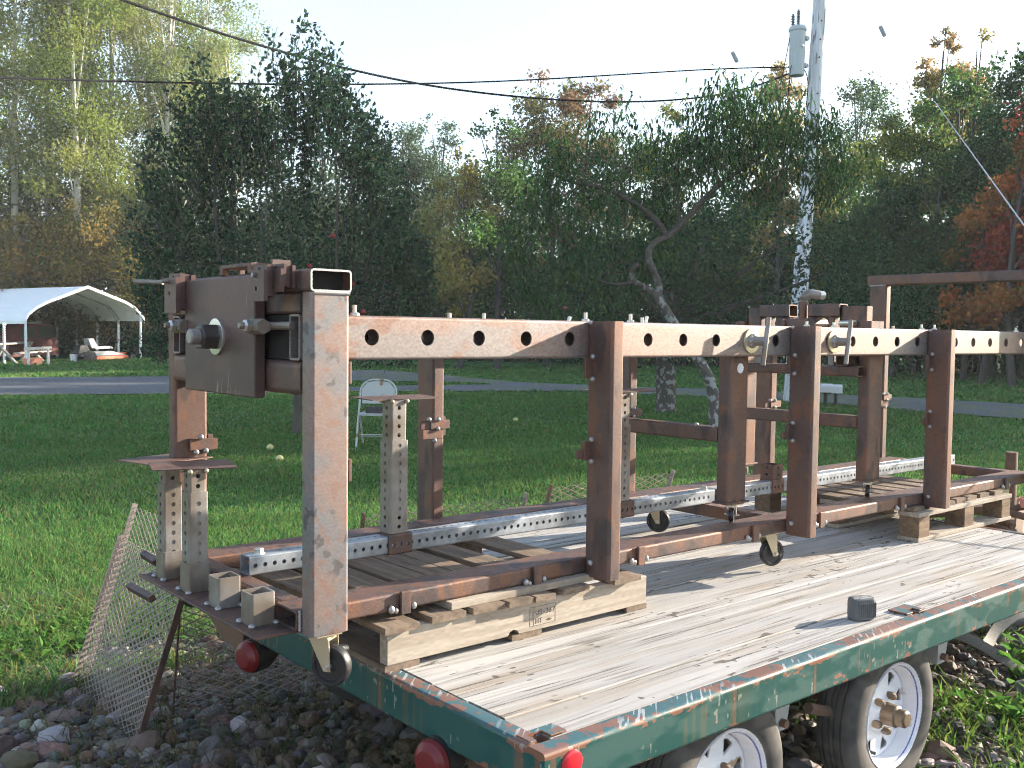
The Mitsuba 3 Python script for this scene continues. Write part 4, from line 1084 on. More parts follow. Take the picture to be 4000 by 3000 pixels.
obj('bolt', [ball((x, y, z), 0.022, 1) for x, y, z in ((18.03, 10.56, 7.6), (18.02, 10.57, 7.2), (17.99, 10.57, 6.8), (17.95, 10.56, 6.0), (17.93, 10.56, 5.2), (17.88, 10.55, 4.2), (17.86, 10.55, 3.4))], 'frame_rust', pol)
W1 = [(2.631, 9.901, 4.451), (5.446, 11.05, 4.582), (7.738, 11.485, 4.672), (10.048, 11.649, 4.849), (13.161, 11.572, 5.231), (15.444, 11.359, 5.701), (17.66, 11.06, 6.50)]
W0 = np.array(W1[0]) + (np.array(W1[0]) - np.array(W1[1])) * 0.8 + [0, 0, 0.1]
solo('power_line', limb(spline([W0] + W1, 60), 0.017, 6), 'cable', 'lower sagging black power line coming from the top left to the pole', 'power line', None, True)
W2 = [(1.023, 8.647, 3.037), (3.87, 10.492, 3.809), (7.198, 11.406, 4.533), (10.054, 11.662, 5.124), (14.011, 11.534, 5.96), (17.627, 11.078, 6.616)]
W0 = np.array(W2[0]) + (np.array(W2[0]) - np.array(W2[1])) * 0.8
solo('power_line', limb(spline([W0] + W2, 60), 0.013, 6), 'cable', 'straight dark power line crossing from the left edge to the transformer', 'power line', None, True)
solo('guy_wire', limb([(12.284, 4.956, 3.969), (6.955, 1.425, 1.522), (3.0, -1.3, -0.3)], 0.006, 6), 'wire_steel', 'steel guy wire slanting down at the right edge', 'wire')
for (a, b, c, lab) in (((13.45, 9.31, 5.60), (13.38, 9.38, 5.79), ((13.75, 9.10, 6.45), (13.15, 9.55, 5.15)), 'small grey guy insulator in the sky left of the pole'), ((15.46, 7.67, 6.30), (15.53, 7.60, 6.10), ((15.25, 7.87, 6.62), (15.74, 7.40, 5.74)), 'small grey guy insulator in the sky right of the pole')):
    ga = np.array(a) + (np.array(a) - np.array(b)) * 0.1
    k = thing('guy_insulator', lab, 'insulator', 'guy insulators in the sky')
    obj('marker', lathe([(0, 0), (0.032, 0.01), (0.036, 0.05), (0.036, 0.17), (0.032, 0.21), (0, 0.22)], a, np.array(b) - np.array(a), 14), 'grey_plastic', k)
    obj('thin_wire', limb([c[0], c[1]], 0.0022, 4), 'wire_steel', k)
# mailboxes
for (x, y, z, lab) in ((16.86, 9.46, -0.545, 'white mailbox, left and higher of the pair by the driveway'), (17.02, 9.32, -0.56, 'white mailbox, right and lower of the pair by the driveway')):
    k = thing('mailbox', lab, 'mailbox', 'white mailboxes by the driveway')
    prof = sg.box(-0.08, 0, 0.08, 0.10).union(sg.Point(0, 0.10).buffer(0.08)).intersection(sg.box(-1, 0, 1, 1))
    m = trimesh.creation.extrude_polygon(prof, 0.24, engine='earcut')
    d = np.array([0.60, -0.80, 0.0])
    s_ = np.array([0.80, 0.60, 0.0])
    T = np.eye(4)
    T[:3, :3] = np.stack([s_, [0, 0, 1], np.cross(s_, [0, 0, 1])], 1)
    T[:3, 3] = (x - 0.05, y + 0.1, z)
    m.apply_transform(T)
    obj('shell', m, 'white_plastic', k, smooth=40)
    obj('post', [tube(x - 0.03, x + 0.03, y - 0.03, y + 0.03, GROUND, z - 0.012, 'z', t=0), box(x - 0.1, x + 0.1, y - 0.1, y + 0.1, z - 0.012, z - 0.001)], 'dark_bark', k)

# ------------------------------------------------------------------ carport and what stands in it
cpk = thing('carport', 'white metal carport with ribbed roof on thin posts at the wood edge', 'carport')
A0, B0 = np.array([8.387, 37.845, -0.86]), np.array([13.129, 39.235, -0.69])
NV = np.array([-0.281, 0.960, 0.0])
LW = np.linalg.norm((B0 - A0)[:2])


def cq(s, t, h):
    """s along the gable 0..1, t metres back, h above the base."""
    return A0 + (B0 - A0) * s + NV * t + np.array([0, 0, h])


PROF = [(-0.02, 1.62), (-0.02, 1.72), (0.01, 1.98), (0.075, 2.22), (0.16, 2.42), (0.5, 3.02), (0.84, 2.42), (0.925, 2.20), (0.99, 1.92), (1.02, 1.70), (1.02, 1.62)]
DEP = 8.0
NR = 60
rows = []
fine = []
for (a, b) in zip(PROF[:-1], PROF[1:]):
    nn = max(2, int(np.hypot((b[0] - a[0]) * LW, b[1] - a[1]) / 0.04))
    fine += [(a[0] + (b[0] - a[0]) * i / nn, a[1] + (b[1] - a[1]) * i / nn) for i in range(nn)]
fine.append(PROF[-1])
sheet = []
for th in (0.0, 0.02):
    for t in (-0.05, DEP):
        sheet.append([cq(s, t, h + th + (0.018 if (i // 3) % 2 else 0.0)) for i, (s, h) in enumerate(fine)])
sh = np.array(sheet)
n = len(fine)
V = sh.reshape(-1, 3)
F = []
for i in range(n - 1):
    F += [[i, i + 1, n + i + 1], [i, n + i + 1, n + i], [2 * n + i, 3 * n + i + 1, 2 * n + i + 1], [2 * n + i, 3 * n + i, 3 * n + i + 1], [i, 2 * n + i, 2 * n + i + 1], [i, 2 * n + i + 1, i + 1], [n + i, n + i + 1, 3 * n + i + 1], [n + i, 3 * n + i + 1, 3 * n + i]]
obj('roof', trimesh.Trimesh(V, F, process=False), 'white_metal', cpk, smooth=False)
trim = []
for (a, b) in zip(PROF[:-1], PROF[1:]):
    q = [cq(a[0], -0.06, a[1] - 0.05), cq(a[0], -0.06, a[1] + 0.06), cq(b[0], -0.06, b[1] + 0.06), cq(b[0], -0.06, b[1] - 0.05)]
    trim.append(hexa(q, [p - NV * 0.04 for p in q]))
obj('gable_trim', trim, 'white_metal', cpk, smooth=False)
for t in (0, 1.5, 3.0, 4.5, 6.0, 7.5):
    for s in (0.0, 1.0):
        obj('post', limb([cq(s, t + 0.06, -0.1), cq(s, t + 0.06, 1.9)], 0.045, 6), 'white_metal', cpk)
    if t > 0:
        obj('rafter', [limb([cq(0.0, t, 1.7), cq(0.08, t, 2.16), cq(0.16, t, 2.36), cq(0.5, t, 2.95), cq(0.84, t, 2.36), cq(0.92, t, 2.16), cq(1.0, t, 1.7)], 0.035, 5), limb([cq(1.0, t, 1.55), cq(0.87, t, 2.30)], 0.03, 5), limb([cq(0.0, t, 1.55), cq(0.13, t, 2.30)], 0.03, 5)], 'grey_plastic', cpk)
tb = thing('picnic_table', 'grey wooden picnic table standing in the left half of the carport', 'picnic table')
obj('tabletop', hexa([cq(s, t, 0.80) for s, t in ((-0.1, 1.6), (0.36, 2.6), (0.30, 3.3), (-0.15, 2.3))], [cq(s, t, 0.86) for s, t in ((-0.1, 1.6), (0.36, 2.6), (0.30, 3.3), (-0.15, 2.3))]), 'grey_wood', tb)
obj('bench', hexa([cq(s, t, 0.46) for s, t in ((0.05, 0.9), (0.42, 1.8), (0.40, 2.1), (0.03, 1.2))], [cq(s, t, 0.51) for s, t in ((0.05, 0.9), (0.42, 1.8), (0.40, 2.1), (0.03, 1.2))]), 'grey_wood', tb)
for (s, t) in ((0.30, 2.2), (0.0, 1.5)):
    obj('leg', [limb([cq(s + 0.05, t - 0.5, 0.0), cq(s - 0.02, t + 0.2, 0.8)], 0.06, 4), limb([cq(s, t + 0.9, 0.0), cq(s + 0.02, t + 0.2, 0.8)], 0.06, 4)], 'grey_wood', tb, smooth=False)
sw = thing('sawhorse', 'white wooden sawhorse in front of the carport', 'sawhorse')
obj('top_rail', hexa([cq(s, t, 0.66) for s, t in ((-0.07, -0.5), (0.14, -0.5), (0.14, -0.4), (-0.07, -0.4))], [cq(s, t, 0.76) for s, t in ((-0.07, -0.5), (0.14, -0.5), (0.14, -0.4), (-0.07, -0.4))]), 'pale_wood', sw)
for s in (-0.04, 0.115):
    for dt in (-0.4, 0.4):
        obj('leg', limb([cq(s + 0.035 * np.sign(dt), -0.45 + dt * 0.7, 0.0), cq(s, -0.45, 0.70)], 0.05, 4), 'pale_wood', sw, smooth=False)
solo('orange_bin', hexa([cq(s, t, 0.0) for s, t in ((-0.02, -0.25), (0.085, -0.25), (0.085, 0.05), (-0.02, 0.05))], [cq(s, t, 0.34) for s, t in ((-0.03, -0.28), (0.095, -0.28), (0.095, 0.08), (-0.03, 0.08))]), 'pink_orange', 'pale orange bin on the grass behind the sawhorse', 'bin')
solo('bucket', lathe([(0, 0), (0.12, 0), (0.15, 0.38), (0.155, 0.38), (0.14, 0.36), (0.11, 0.02)], cq(0.46, 0.6, 0.0), (0, 0, 1), 24), 'white_plastic', 'white bucket left of the mower under the carport', 'bucket')
mw = thing('riding_mower', 'orange riding mower with pale seat parked under the carport', 'mower')
obj('deck', hexa([cq(s, t, 0.12) for s, t in ((0.55, 0.2), (0.92, 0.2), (0.92, 0.8), (0.55, 0.8))], [cq(s, t, 0.26) for s, t in ((0.58, 0.25), (0.90, 0.25), (0.90, 0.75), (0.58, 0.75))]), 'mower_orange', mw)
obj('body', hexa([cq(s, t, 0.28) for s, t in ((0.50, 0.2), (0.88, 0.2), (0.88, 0.7), (0.50, 0.7))], [cq(s, t, 0.46) for s, t in ((0.52, 0.2), (0.74, 0.2), (0.74, 0.7), (0.52, 0.7))]), 'grey_plastic', mw)
obj('foot_pan', hexa([cq(s, t, 0.32) for s, t in ((0.74, 0.3), (0.90, 0.3), (0.90, 0.6), (0.74, 0.6))], [cq(s, t, 0.36) for s, t in ((0.74, 0.3), (0.90, 0.3), (0.90, 0.6), (0.74, 0.6))]), 'mower_orange', mw)
obj('engine_cover', hexa([cq(s, t, 0.40) for s, t in ((0.46, 0.25), (0.56, 0.25), (0.56, 0.65), (0.46, 0.65))], [cq(s, t, 0.72) for s, t in ((0.48, 0.28), (0.55, 0.28), (0.55, 0.62), (0.48, 0.62))]), 'black_plastic', mw)
obj('seat', [hexa([cq(s, t, 0.55) for s, t in ((0.60, 0.2), (0.76, 0.2), (0.76, 0.65), (0.60, 0.65))], [cq(s, t, 0.65) for s, t in ((0.60, 0.22), (0.75, 0.22), (0.75, 0.62), (0.60, 0.62))]), hexa([cq(s, t, 0.6) for s, t in ((0.57, 0.2), (0.63, 0.2), (0.63, 0.65), (0.57, 0.65))], [cq(s, t, 0.98) for s, t in ((0.545, 0.25), (0.59, 0.25), (0.59, 0.6), (0.545, 0.6))])], 'grey_plastic', mw)
for t in (0.1, 0.8):
    obj('lever', limb([cq(0.76, t, 0.5), cq(0.80, t, 0.9), cq(0.85, t, 1.08)], 0.022, 6), 'black_plastic', mw)
    obj('wheel', lathe([(0.08, -0.1), (0.22, -0.1), (0.25, -0.06), (0.25, 0.06), (0.22, 0.1), (0.08, 0.1), (0, 0.07)], cq(0.54, t, 0.25), -NV, 24), 'tyre_rubber', mw)
    obj('wheel', lathe([(0.04, -0.06), (0.12, -0.06), (0.14, -0.03), (0.14, 0.03), (0.12, 0.06), (0.04, 0.06), (0, 0.05)], cq(0.93, t, 0.14), -NV, 20), 'tyre_rubber', mw)
tk = thing('truck_cab', 'faded dark red truck cab in the shade under the carport', 'truck cab')
obj('body', hexa([cq(s, t, 0.25) for s, t in ((0.22, 3.2), (0.66, 3.2), (0.66, 4.6), (0.22, 4.6))], [cq(s, t, 0.95) for s, t in ((0.23, 3.25), (0.65, 3.25), (0.65, 4.5), (0.23, 4.5))]), 'faded_red', tk)
obj('cab', hexa([cq(s, t, 0.95) for s, t in ((0.27, 3.25), (0.65, 3.25), (0.65, 4.5), (0.27, 4.5))], [cq(s, t, 1.55) for s, t in ((0.33, 3.4), (0.62, 3.4), (0.62, 4.4), (0.33, 4.4))]), 'faded_red', tk)
obj('window', hexa([cq(s, 3.235, 1.0) for s in (0.32, 0.46)] + [cq(s, 3.36, 1.48) for s in (0.36, 0.46)], [cq(s, 3.225, 1.0) for s in (0.32, 0.46)] + [cq(s, 3.35, 1.48) for s in (0.36, 0.46)]), 'murky_glass', tk)
obj('window', hexa([cq(s, 3.235, 1.0) for s in (0.49, 0.63)] + [cq(s, 3.36, 1.48) for s in (0.49, 0.61)], [cq(s, 3.225, 1.0) for s in (0.49, 0.63)] + [cq(s, 3.35, 1.48) for s in (0.49, 0.61)]), 'murky_glass', tk)
obj('roof_rack', hexa([cq(s, t, 1.56) for s, t in ((0.42, 3.5), (0.55, 3.5), (0.55, 3.8), (0.42, 3.8))], [cq(s, t, 1.65) for s, t in ((0.43, 3.52), (0.54, 3.52), (0.54, 3.78), (0.43, 3.78))]), 'grey_wood', tk)

# ------------------------------------------------------------------ near trees
def lat(u, z, depth, dd=0.0):
    """A point u metres right of the trunk axis, dd metres further away."""
    return u, dd, z


def tree_from(shoots, cols, leaf_len, leaf_w, per, g, up=0.55, weights=None, droop=0.0, spread=0.04):
    parts, wood = [], []
    for s in shoots:
        s = np.asarray(s)
        L = np.linalg.norm(np.diff(s, axis=0), axis=1).sum()
        n = max(3, int(per * L))
        t = g.uniform(0.05, 1.0, n) ** 0.85
        idx = t * (len(s) - 1)
        i0 = np.clip(idx.astype(int), 0, len(s) - 2)
        p = s[i0] + (s[i0 + 1] - s[i0]) * (idx - i0)[:, None] + g.normal(size=(n, 3)) * spread
        d = (s[i0 + 1] - s[i0])
        d /= np.linalg.norm(d, axis=1, keepdims=True) + 1e-9
        out = rand_dirs(n, g)
        ax = out + d * up + np.array([0, 0, -droop])
        parts.append(leaf_quads(p, ax, leaf_len * g.uniform(0.6, 1.25, n), leaf_w * g.uniform(0.7, 1.25, n), palette(n, cols, g, 0.22, weights), g))
        wood.append(limb(s, np.linspace(0.010, 0.003, len(s)), 4))
    return parts, wood


RTV = np.array([0.766, -0.642, 0.0])
FWV = np.array([0.642, 0.766, 0.0])

# apple tree, upright shoots
g = np.random.default_rng(5)
ap = thing('apple_tree', 'dark bluish apple tree with upright shoots and a few red apples left of centre', 'tree')
base = np.array([5.084, 10.308, GROUND])
env_u = [-2.25, -2.0, -1.4, -1.15, -0.8, -0.45, -0.15, 0.12, 0.30, 0.48, 0.8, 1.15, 1.5, 1.75, 2.0]
env_z = [0.9, 2.6, 3.7, 3.95, 4.15, 3.6, 3.9, 4.35, 4.6, 4.55, 3.9, 3.65, 2.7, 2.0, 1.0]
shoots = []
for j in range(430):
    u = g.uniform(-2.15, 1.9)
    ztop = np.interp(u, env_u, env_z) - abs(g.normal()) * 0.35
    d = g.uniform(-1.5, 1.5) * math.sqrt(max(0.05, 1 - (u / 2.4) ** 2))
    L = g.uniform(0.5, 1.3)
    if j % 3 == 0:
        ztop = g.uniform(0.35, max(0.8, ztop))
    if abs(u + 0.32) < 0.17 and 1.9 < ztop and g.random() < 0.8:
        continue
    z0 = max(0.15, ztop - L)
    p0 = base + RTV * (u * 0.8) + FWV * d * 0.85
    p0[2] = z0
    p1 = base + RTV * u + FWV * d
    p1[2] = ztop
    mid = (p0 + p1) / 2 + g.normal(size=3) * 0.07
    shoots.append(spline([p0, mid, p1], 7))
APC = [(0.048, 0.092, 0.060), (0.062, 0.112, 0.066), (0.038, 0.072, 0.050), (0.085, 0.135, 0.07)]
lp, wd = tree_from(shoots, APC, 0.085, 0.046, 62, g, up=0.5, spread=0.06)
fill = rand_dirs(3000, g) * (g.uniform(0, 1, (3000, 1)) ** 0.5)
fp_ = base + RTV * (fill[:, :1] * 1.8 - 0.1) + FWV * (fill[:, 1:2] * 1.2)
fp_[:, 2] = 1.35 + fill[:, 2] * 1.15
lp.append(leaf_quads(fp_, rand_dirs(3000, g), g.uniform(0.06, 0.10, 3000), g.uniform(0.035, 0.055, 3000), palette(3000, APC, g), g))
lm, lc = join_leaves(lp)
obj('crown', lm, 'leaf', ap, smooth=False, color=lc)
limbs = [limb(spline([base, base + [0.03, 0, 0.6], base + [0.02, 0.05, 1.1]], 8), np.linspace(0.062, 0.055, 8), 10)]
for a in np.linspace(0, 2 * math.pi, 8)[:-1]:
    e = base + RTV * math.cos(a) * 1.1 + FWV * math.sin(a) * 0.9 + [0, 0, 2.5 + 0.6 * math.cos(2 * a)]
    limbs.append(limb(spline([base + [0.02, 0.05, 1.0], base * 0.5 + e * 0.5 + [0, 0, -0.15], e, e + [0, 0, 1.0]], 12), np.linspace(0.045, 0.010, 12), 7))
obj('trunk', limbs + wd, 'dark_bark', ap)
for (u, z, d) in ((-0.10, 0.96, -1.22), (0.72, 1.8, -1.2), (0.42, 1.42, -1.15), (0.95, 1.2, -1.1), (1.1, 0.85, -1.1)):
    p = base + RTV * u + FWV * d
    obj('apple', ball((p[0], p[1], z), 0.036, 2, (1, 1, 0.92)), 'apple_skin', ap, smooth=True)

# peach tree with leaning lichen-covered stems
pt = thing('peach_tree', 'peach tree with drooping narrow leaves and a leaning mottled trunk', 'tree')
trunk = [(9.695, 6.681, GROUND), (9.705, 6.70, -0.44), (9.66, 6.766, -0.006), (9.542, 6.884, 0.28), (9.285, 7.134, 0.794), (9.168, 7.248, 1.044), (9.118, 7.296, 1.134)]
s1 = [(9.118, 7.296, 1.134), (9.108, 7.326, 1.453), (9.045, 7.399, 1.772), (9.10, 7.361, 1.887), (9.243, 7.247, 1.98)]
l1 = [(9.243, 7.247, 1.98), (9.386, 7.137, 2.142), (9.585, 6.988, 2.419), (9.838, 6.797, 2.731), (10.213, 6.504, 3.068), (10.519, 6.27, 3.415)]
l2 = [(9.243, 7.247, 1.98), (9.058, 7.425, 2.32), (8.886, 7.579, 2.477), (8.645, 7.792, 2.633), (8.436, 7.971, 2.698), (8.02, 8.331, 2.851)]
s2 = [(9.118, 7.296, 1.134), (8.964, 7.436, 1.291), (8.862, 7.529, 1.404), (8.873, 7.528, 1.541), (8.936, 7.479, 1.599)]
s3 = [(8.90, 7.50, 1.36), (8.649, 7.701, 1.309), (8.356, 7.96, 1.51)]
l3 = [(9.386, 7.137, 2.142), (9.30, 7.10, 2.7), (9.2, 7.0, 3.3)]
l4 = [(9.838, 6.797, 2.731), (9.75, 6.9, 3.2), (9.7, 6.95, 3.7)]
tk_ = [limb(spline(trunk, 22), np.linspace(0.078, 0.062, 22) * (1 + 0.08 * g.normal(size=22)), 12), limb(spline(s1, 12), np.linspace(0.055, 0.047, 12), 10), limb(spline(l1, 14), np.linspace(0.055, 0.02, 14), 8), limb(spline(l2, 14), np.linspace(0.05, 0.015, 14), 8),
       limb(spline(s2, 12), np.linspace(0.05, 0.038, 12), 10), limb(spline(s3, 10), np.linspace(0.03, 0.012, 10), 6), limb(spline(l3, 10), np.linspace(0.03, 0.008, 10), 6), limb(spline(l4, 10), np.linspace(0.03, 0.008, 10), 6)]
obj('trunk', tk_[:1] + tk_[1:2] + tk_[4:5], 'lichen_bark', pt, smooth=60)
obj('branch', tk_[2:4] + tk_[5:], 'dark_bark', pt, smooth=60)


def peach_leaves(anchors, n_per, g):
    n = len(anchors) * n_per
    p0 = np.repeat(anchors, n_per, 0) + g.normal(size=(n, 3)) * 0.10
    out = rand_dirs(n, g) * [1, 1, 0.4]
    out /= np.linalg.norm(out, axis=1, keepdims=True)
    L = g.uniform(0.09, 0.16, n)[:, None]
    p1 = p0 + out * L * 0.35 + [0, 0, 0.008]
    p2 = p1 + (out * 0.55 + np.array([0, 0, -0.75])) * L * 0.38
    p3 = p2 + (out * 0.2 + np.array([0, 0, -0.95])) * L * 0.35
    w = np.cross(out, [0, 0, 1.0]) + 0.4 * rand_dirs(n, g)
    w /= np.linalg.norm(w, axis=1, keepdims=True) + 1e-9
    w *= g.uniform(0.012, 0.018, n)[:, None]
    V = np.stack([p0, p1 - w, p1 + w, p2 - w * 0.85, p2 + w * 0.85, p3], 1).reshape(-1, 3)
    o = np.arange(n)[:, None] * 6
    F = np.vstack([o + [0, 2, 1], o + [1, 2, 4], o + [1, 4, 3], o + [3, 4, 5]])
    c = palette(n, [(0.055, 0.115, 0.048), (0.070, 0.140, 0.052), (0.045, 0.095, 0.042), (0.14, 0.16, 0.04)], g, 0.22, [0.36, 0.3, 0.3, 0.04])
    return V, F, np.repeat(c, 6, 0)


# crown envelope in metres right of the trunk foot, from the photograph's outline
pb_ = np.array([9.69, 6.69, 0.0])
top_u = [-3.0, -2.5, -2.05, -1.45, -1.1, -0.7, -0.3, 0.25, 0.65, 1.05, 1.5, 1.85]
top_z = [2.1, 3.3, 3.7, 3.95, 3.55, 3.5, 4.15, 4.2, 4.05, 3.9, 3.45, 3.0]
bot_z = [1.2, 0.9, 0.8, 0.75, 1.1, 1.6, 2.3, 2.6, 2.7, 2.8, 2.75, 2.6]
anch, twigs = [], []
for j in range(420):
    u = g.uniform(-2.9, 1.8)
    zt, zb_ = np.interp(u, top_u, top_z), np.interp(u, top_u, bot_z)
    z = zb_ + (zt - zb_) * g.uniform(0, 1) ** 0.75
    d = g.uniform(-0.9, 0.9)
    if z < 3.0 and -1.6 < u < 1.2:
        d = g.uniform(0.15, 1.1)
        if g.random() < 0.35:
            continue
    p = pb_ + RTV * u + FWV * d
    p[2] = z - 0.08
    q = p + np.array([0, 0, -0.28]) + RTV * g.normal() * 0.12 + FWV * g.normal() * 0.12 - RTV * 0.08 * np.sign(u + 0.5)
    m = np.linspace(0, 1, 6)[:, None]
    tw = q + (p - q) * m
    twigs.append(limb(tw, np.linspace(0.007, 0.003, 6), 4))
    anch += list(tw[1:])
v, f, c = peach_leaves(np.array(anch), 6, g)
obj('crown', trimesh.Trimesh(v, f, process=False), 'leaf', pt, smooth=False, color=c)
obj('twigs', twigs, 'dark_bark', pt)
labels[pt + '__twigs'] = {'label': 'thin twigs', 'kind': 'stuff'}
for (u, z, d) in ((-2.0, 2.3, -0.7), (-2.15, 0.95, -0.5)):
    p = pb_ + RTV * u + FWV * d
    obj('peach', ball((p[0], p[1], z), 0.032, 2), 'peach_skin', pt, smooth=True)

# second dark orchard tree behind it
t2 = thing('apple_tree', 'wide dark apple tree behind the peach tree, reaching right past the pole', 'tree')
b2 = np.array([12.85, 10.35, GROUND])
obj('trunk', [limb(spline([b2, b2 + [0.0, 0.03, 1.0], b2 + [0.0, 0.08, 1.75], b2 + [0.05, 0.1, 2.3]], 16), np.linspace(0.20, 0.15, 16), 12)], 'lichen_bark', t2, smooth=60)
u2 = [-2.6, -2.2, -1.2, 0.0, 1.5, 2.6, 3.4, 4.2, 4.5]
z2 = [0.9, 1.9, 2.7, 3.0, 3.35, 3.1, 2.45, 1.3, 0.5]
shoots = []
for j in range(560):
    u = g.uniform(-2.5, 4.4)
    if 1.9 < u < 3.3 and g.random() < 0.55:
        continue
    zt = np.interp(u, u2, z2)
    z = g.uniform(0.25, max(0.5, zt))
    d = g.uniform(-1.8, 1.6)
    p0 = b2 + RTV * (u * 0.88) + FWV * d * 0.9
    p0[2] = max(0.1, z - 0.35)
    p1 = b2 + RTV * u + FWV * d
    p1[2] = z + g.uniform(-0.05, 0.25)
    shoots.append(spline([p0, (p0 + p1) / 2 + g.normal(size=3) * 0.08, p1], 5))
lp, wd = tree_from(shoots, [(0.050, 0.095, 0.056), (0.064, 0.118, 0.062), (0.042, 0.078, 0.048)], 0.10, 0.055, 58, g, up=0.35, spread=0.10)
lm, lc = join_leaves(lp)
obj('crown', lm, 'leaf', t2, smooth=False, color=lc)
lb = []
for e in ((-1.8, 1.4, 0.3), (-1.0, 2.1, -0.5), (0.8, 2.6, 0.3), (2.0, 2.4, -0.4), (3.2, 1.9, 0.2), (1.5, 1.3, -0.8)):
    q = b2 + RTV * e[0] + FWV * e[2]
    q[2] = e[1]
    lb.append(limb(spline([b2 + [0.02, 0.08, 1.7], (b2 + q) / 2 + [0, 0, 0.75], q], 10), np.linspace(0.08, 0.015, 10), 6))
obj('branch', lb, 'dark_bark', t2)

# ------------------------------------------------------------------ the wood
SPEC = {'aspen': ([(0.20, 0.26, 0.055), (0.15, 0.21, 0.045), (0.26, 0.29, 0.08)], 'aspen_bark', 'tall yellow-green aspen'), 'pale': ([(0.25, 0.30, 0.12), (0.20, 0.26, 0.09), (0.30, 0.33, 0.16)], 'aspen_bark', 'pale airy poplar'),
        'gold': ([(0.22, 0.17, 0.045), (0.15, 0.15, 0.04), (0.28, 0.19, 0.06)], 'dark_bark', 'low golden-brown sapling'), 'green': ([(0.085, 0.165, 0.05), (0.11, 0.20, 0.055), (0.065, 0.13, 0.042)], 'dark_bark', 'green maple'),
        'blue': ([(0.06, 0.105, 0.055), (0.08, 0.13, 0.065), (0.10, 0.15, 0.07)], 'dark_bark', 'bluish green tree'), 'yellow': ([(0.34, 0.29, 0.08), (0.26, 0.26, 0.07), (0.40, 0.32, 0.11)], 'dark_bark', 'bright yellow maple'),
        'redtip': ([(0.16, 0.14, 0.06), (0.26, 0.13, 0.085), (0.12, 0.15, 0.06), (0.20, 0.17, 0.07)], 'dark_bark', 'tree with reddish brown top'), 'lime': ([(0.20, 0.24, 0.05), (0.12, 0.18, 0.045), (0.27, 0.28, 0.07)], 'dark_bark', 'lime green maple'),
        'tip': ([(0.36, 0.30, 0.12), (0.24, 0.24, 0.08), (0.42, 0.27, 0.14)], 'dark_bark', 'thin pale orange-tipped tree'), 'dark': ([(0.06, 0.125, 0.05), (0.08, 0.155, 0.055), (0.05, 0.095, 0.042)], 'dark_bark', 'dark green maple'),
        'orange': ([(0.46, 0.14, 0.05), (0.38, 0.17, 0.06), (0.50, 0.22, 0.08), (0.14, 0.14, 0.045)], 'dark_bark', 'orange autumn maple'), 'red': ([(0.40, 0.07, 0.05), (0.48, 0.13, 0.06), (0.30, 0.05, 0.04)], 'dark_bark', 'red autumn maple')}
FOREST = [(8.46, 49.64, 18.5, 2.3, 4.8, 'aspen'), (10.64, 49.12, 22.6, 2.1, 6.1, 'aspen'), (12.98, 52.37, 26.4, 2.3, 6.5, 'aspen'), (12.58, 46.19, 21.8, 1.8, 4.9, 'aspen'), (15.09, 49.3, 24.4, 2.0, 6.5, 'aspen'), (17.45, 51.23, 23.7, 2.1, 6.8, 'aspen'),
          (17.58, 47.21, 21.6, 2.1, 7.8, 'pale'), (20.39, 50.07, 21.9, 2.1, 9.7, 'pale'), (20.19, 46.32, 19.1, 1.5, 8.0, 'pale'),
          (9.83, 45.23, 6.0, 1.4, 0.9, 'gold'), (12.57, 44.24, 7.0, 1.6, 0.9, 'gold'), (14.34, 43.41, 6.0, 1.3, 0.8, 'gold'), (11.24, 45.35, 5.0, 1.4, 0.8, 'green'), (15.7, 43.57, 7.3, 1.4, 0.8, 'green'),
          (21.36, 44.04, 9.9, 1.7, 2.0, 'blue'), (22.27, 41.97, 9.8, 1.65, 2.0, 'blue'), (24.75, 41.2, 10.5, 1.7, 2.7, 'blue'), (27.5, 41.5, 12.4, 1.35, 2.8, 'blue'), (28.8, 40.4, 12.5, 1.3, 2.8, 'blue'),
          (22.62, 29.94, 8.8, 1.1, 3.0, 'yellow'), (24.2, 29.4, 10.6, 1.3, 2.5, 'green'), (27.34, 29.9, 12.8, 1.2, 4.9, 'redtip'), (29.41, 29.47, 13.0, 1.1, 5.0, 'redtip'), (32.0, 29.91, 11.0, 1.2, 4.0, 'green'), (34.03, 29.51, 12.1, 1.3, 4.0, 'lime'),
          (34.84, 27.53, 10.9, 1.3, 4.0, 'green'), (36.3, 26.3, 11.4, 1.3, 4.0, 'lime'), (34.19, 22.85, 13.0, 1.05, 4.9, 'tip'), (34.57, 21.23, 9.2, 1.1, 2.7, 'yellow'),
          (44.16, 24.93, 14.3, 1.5, 4.3, 'blue'), (37.18, 21.65, 9.9, 1.2, 2.8, 'lime'), (36.78, 19.38, 10.5, 1.2, 2.75, 'lime'), (36.8, 18.06, 10.7, 1.15, 2.7, 'lime'), (39.3, 18.57, 14.5, 0.8, 5.0, 'tip'), (40.38, 17.66, 14.5, 0.8, 5.0, 'tip'),
          (36.86, 16.71, 11.8, 1.4, 2.2, 'green'), (36.15, 14.7, 11.9, 1.45, 2.2, 'dark'), (36.13, 13.4, 11.8, 1.4, 2.2, 'dark'), (38.36, 12.84, 12.3, 1.4, 2.2, 'green'),
          (29.58, 11.07, 8.1, 0.95, 2.6, 'orange'), (30.82, 12.64, 6.65, 0.8, 2.1, 'orange'), (31.42, 10.84, 9.7, 1.05, 2.9, 'red'), (32.17, 18.03, 6.8, 1.25, 1.4, 'dark'), (32.8, 16.84, 7.3, 1.2, 1.4, 'dark'), (33.34, 15.74, 7.8, 1.2, 1.4, 'dark'), (33.35, 14.43, 6.6, 1.1, 1.4, 'dark')]
ORD = ['first', 'second', 'third', 'fourth', 'fifth', 'sixth', 'seventh', 'eighth']
count, total = {}, {}
for t in FOREST:
    total[t[5]] = total.get(t[5], 0) + 1


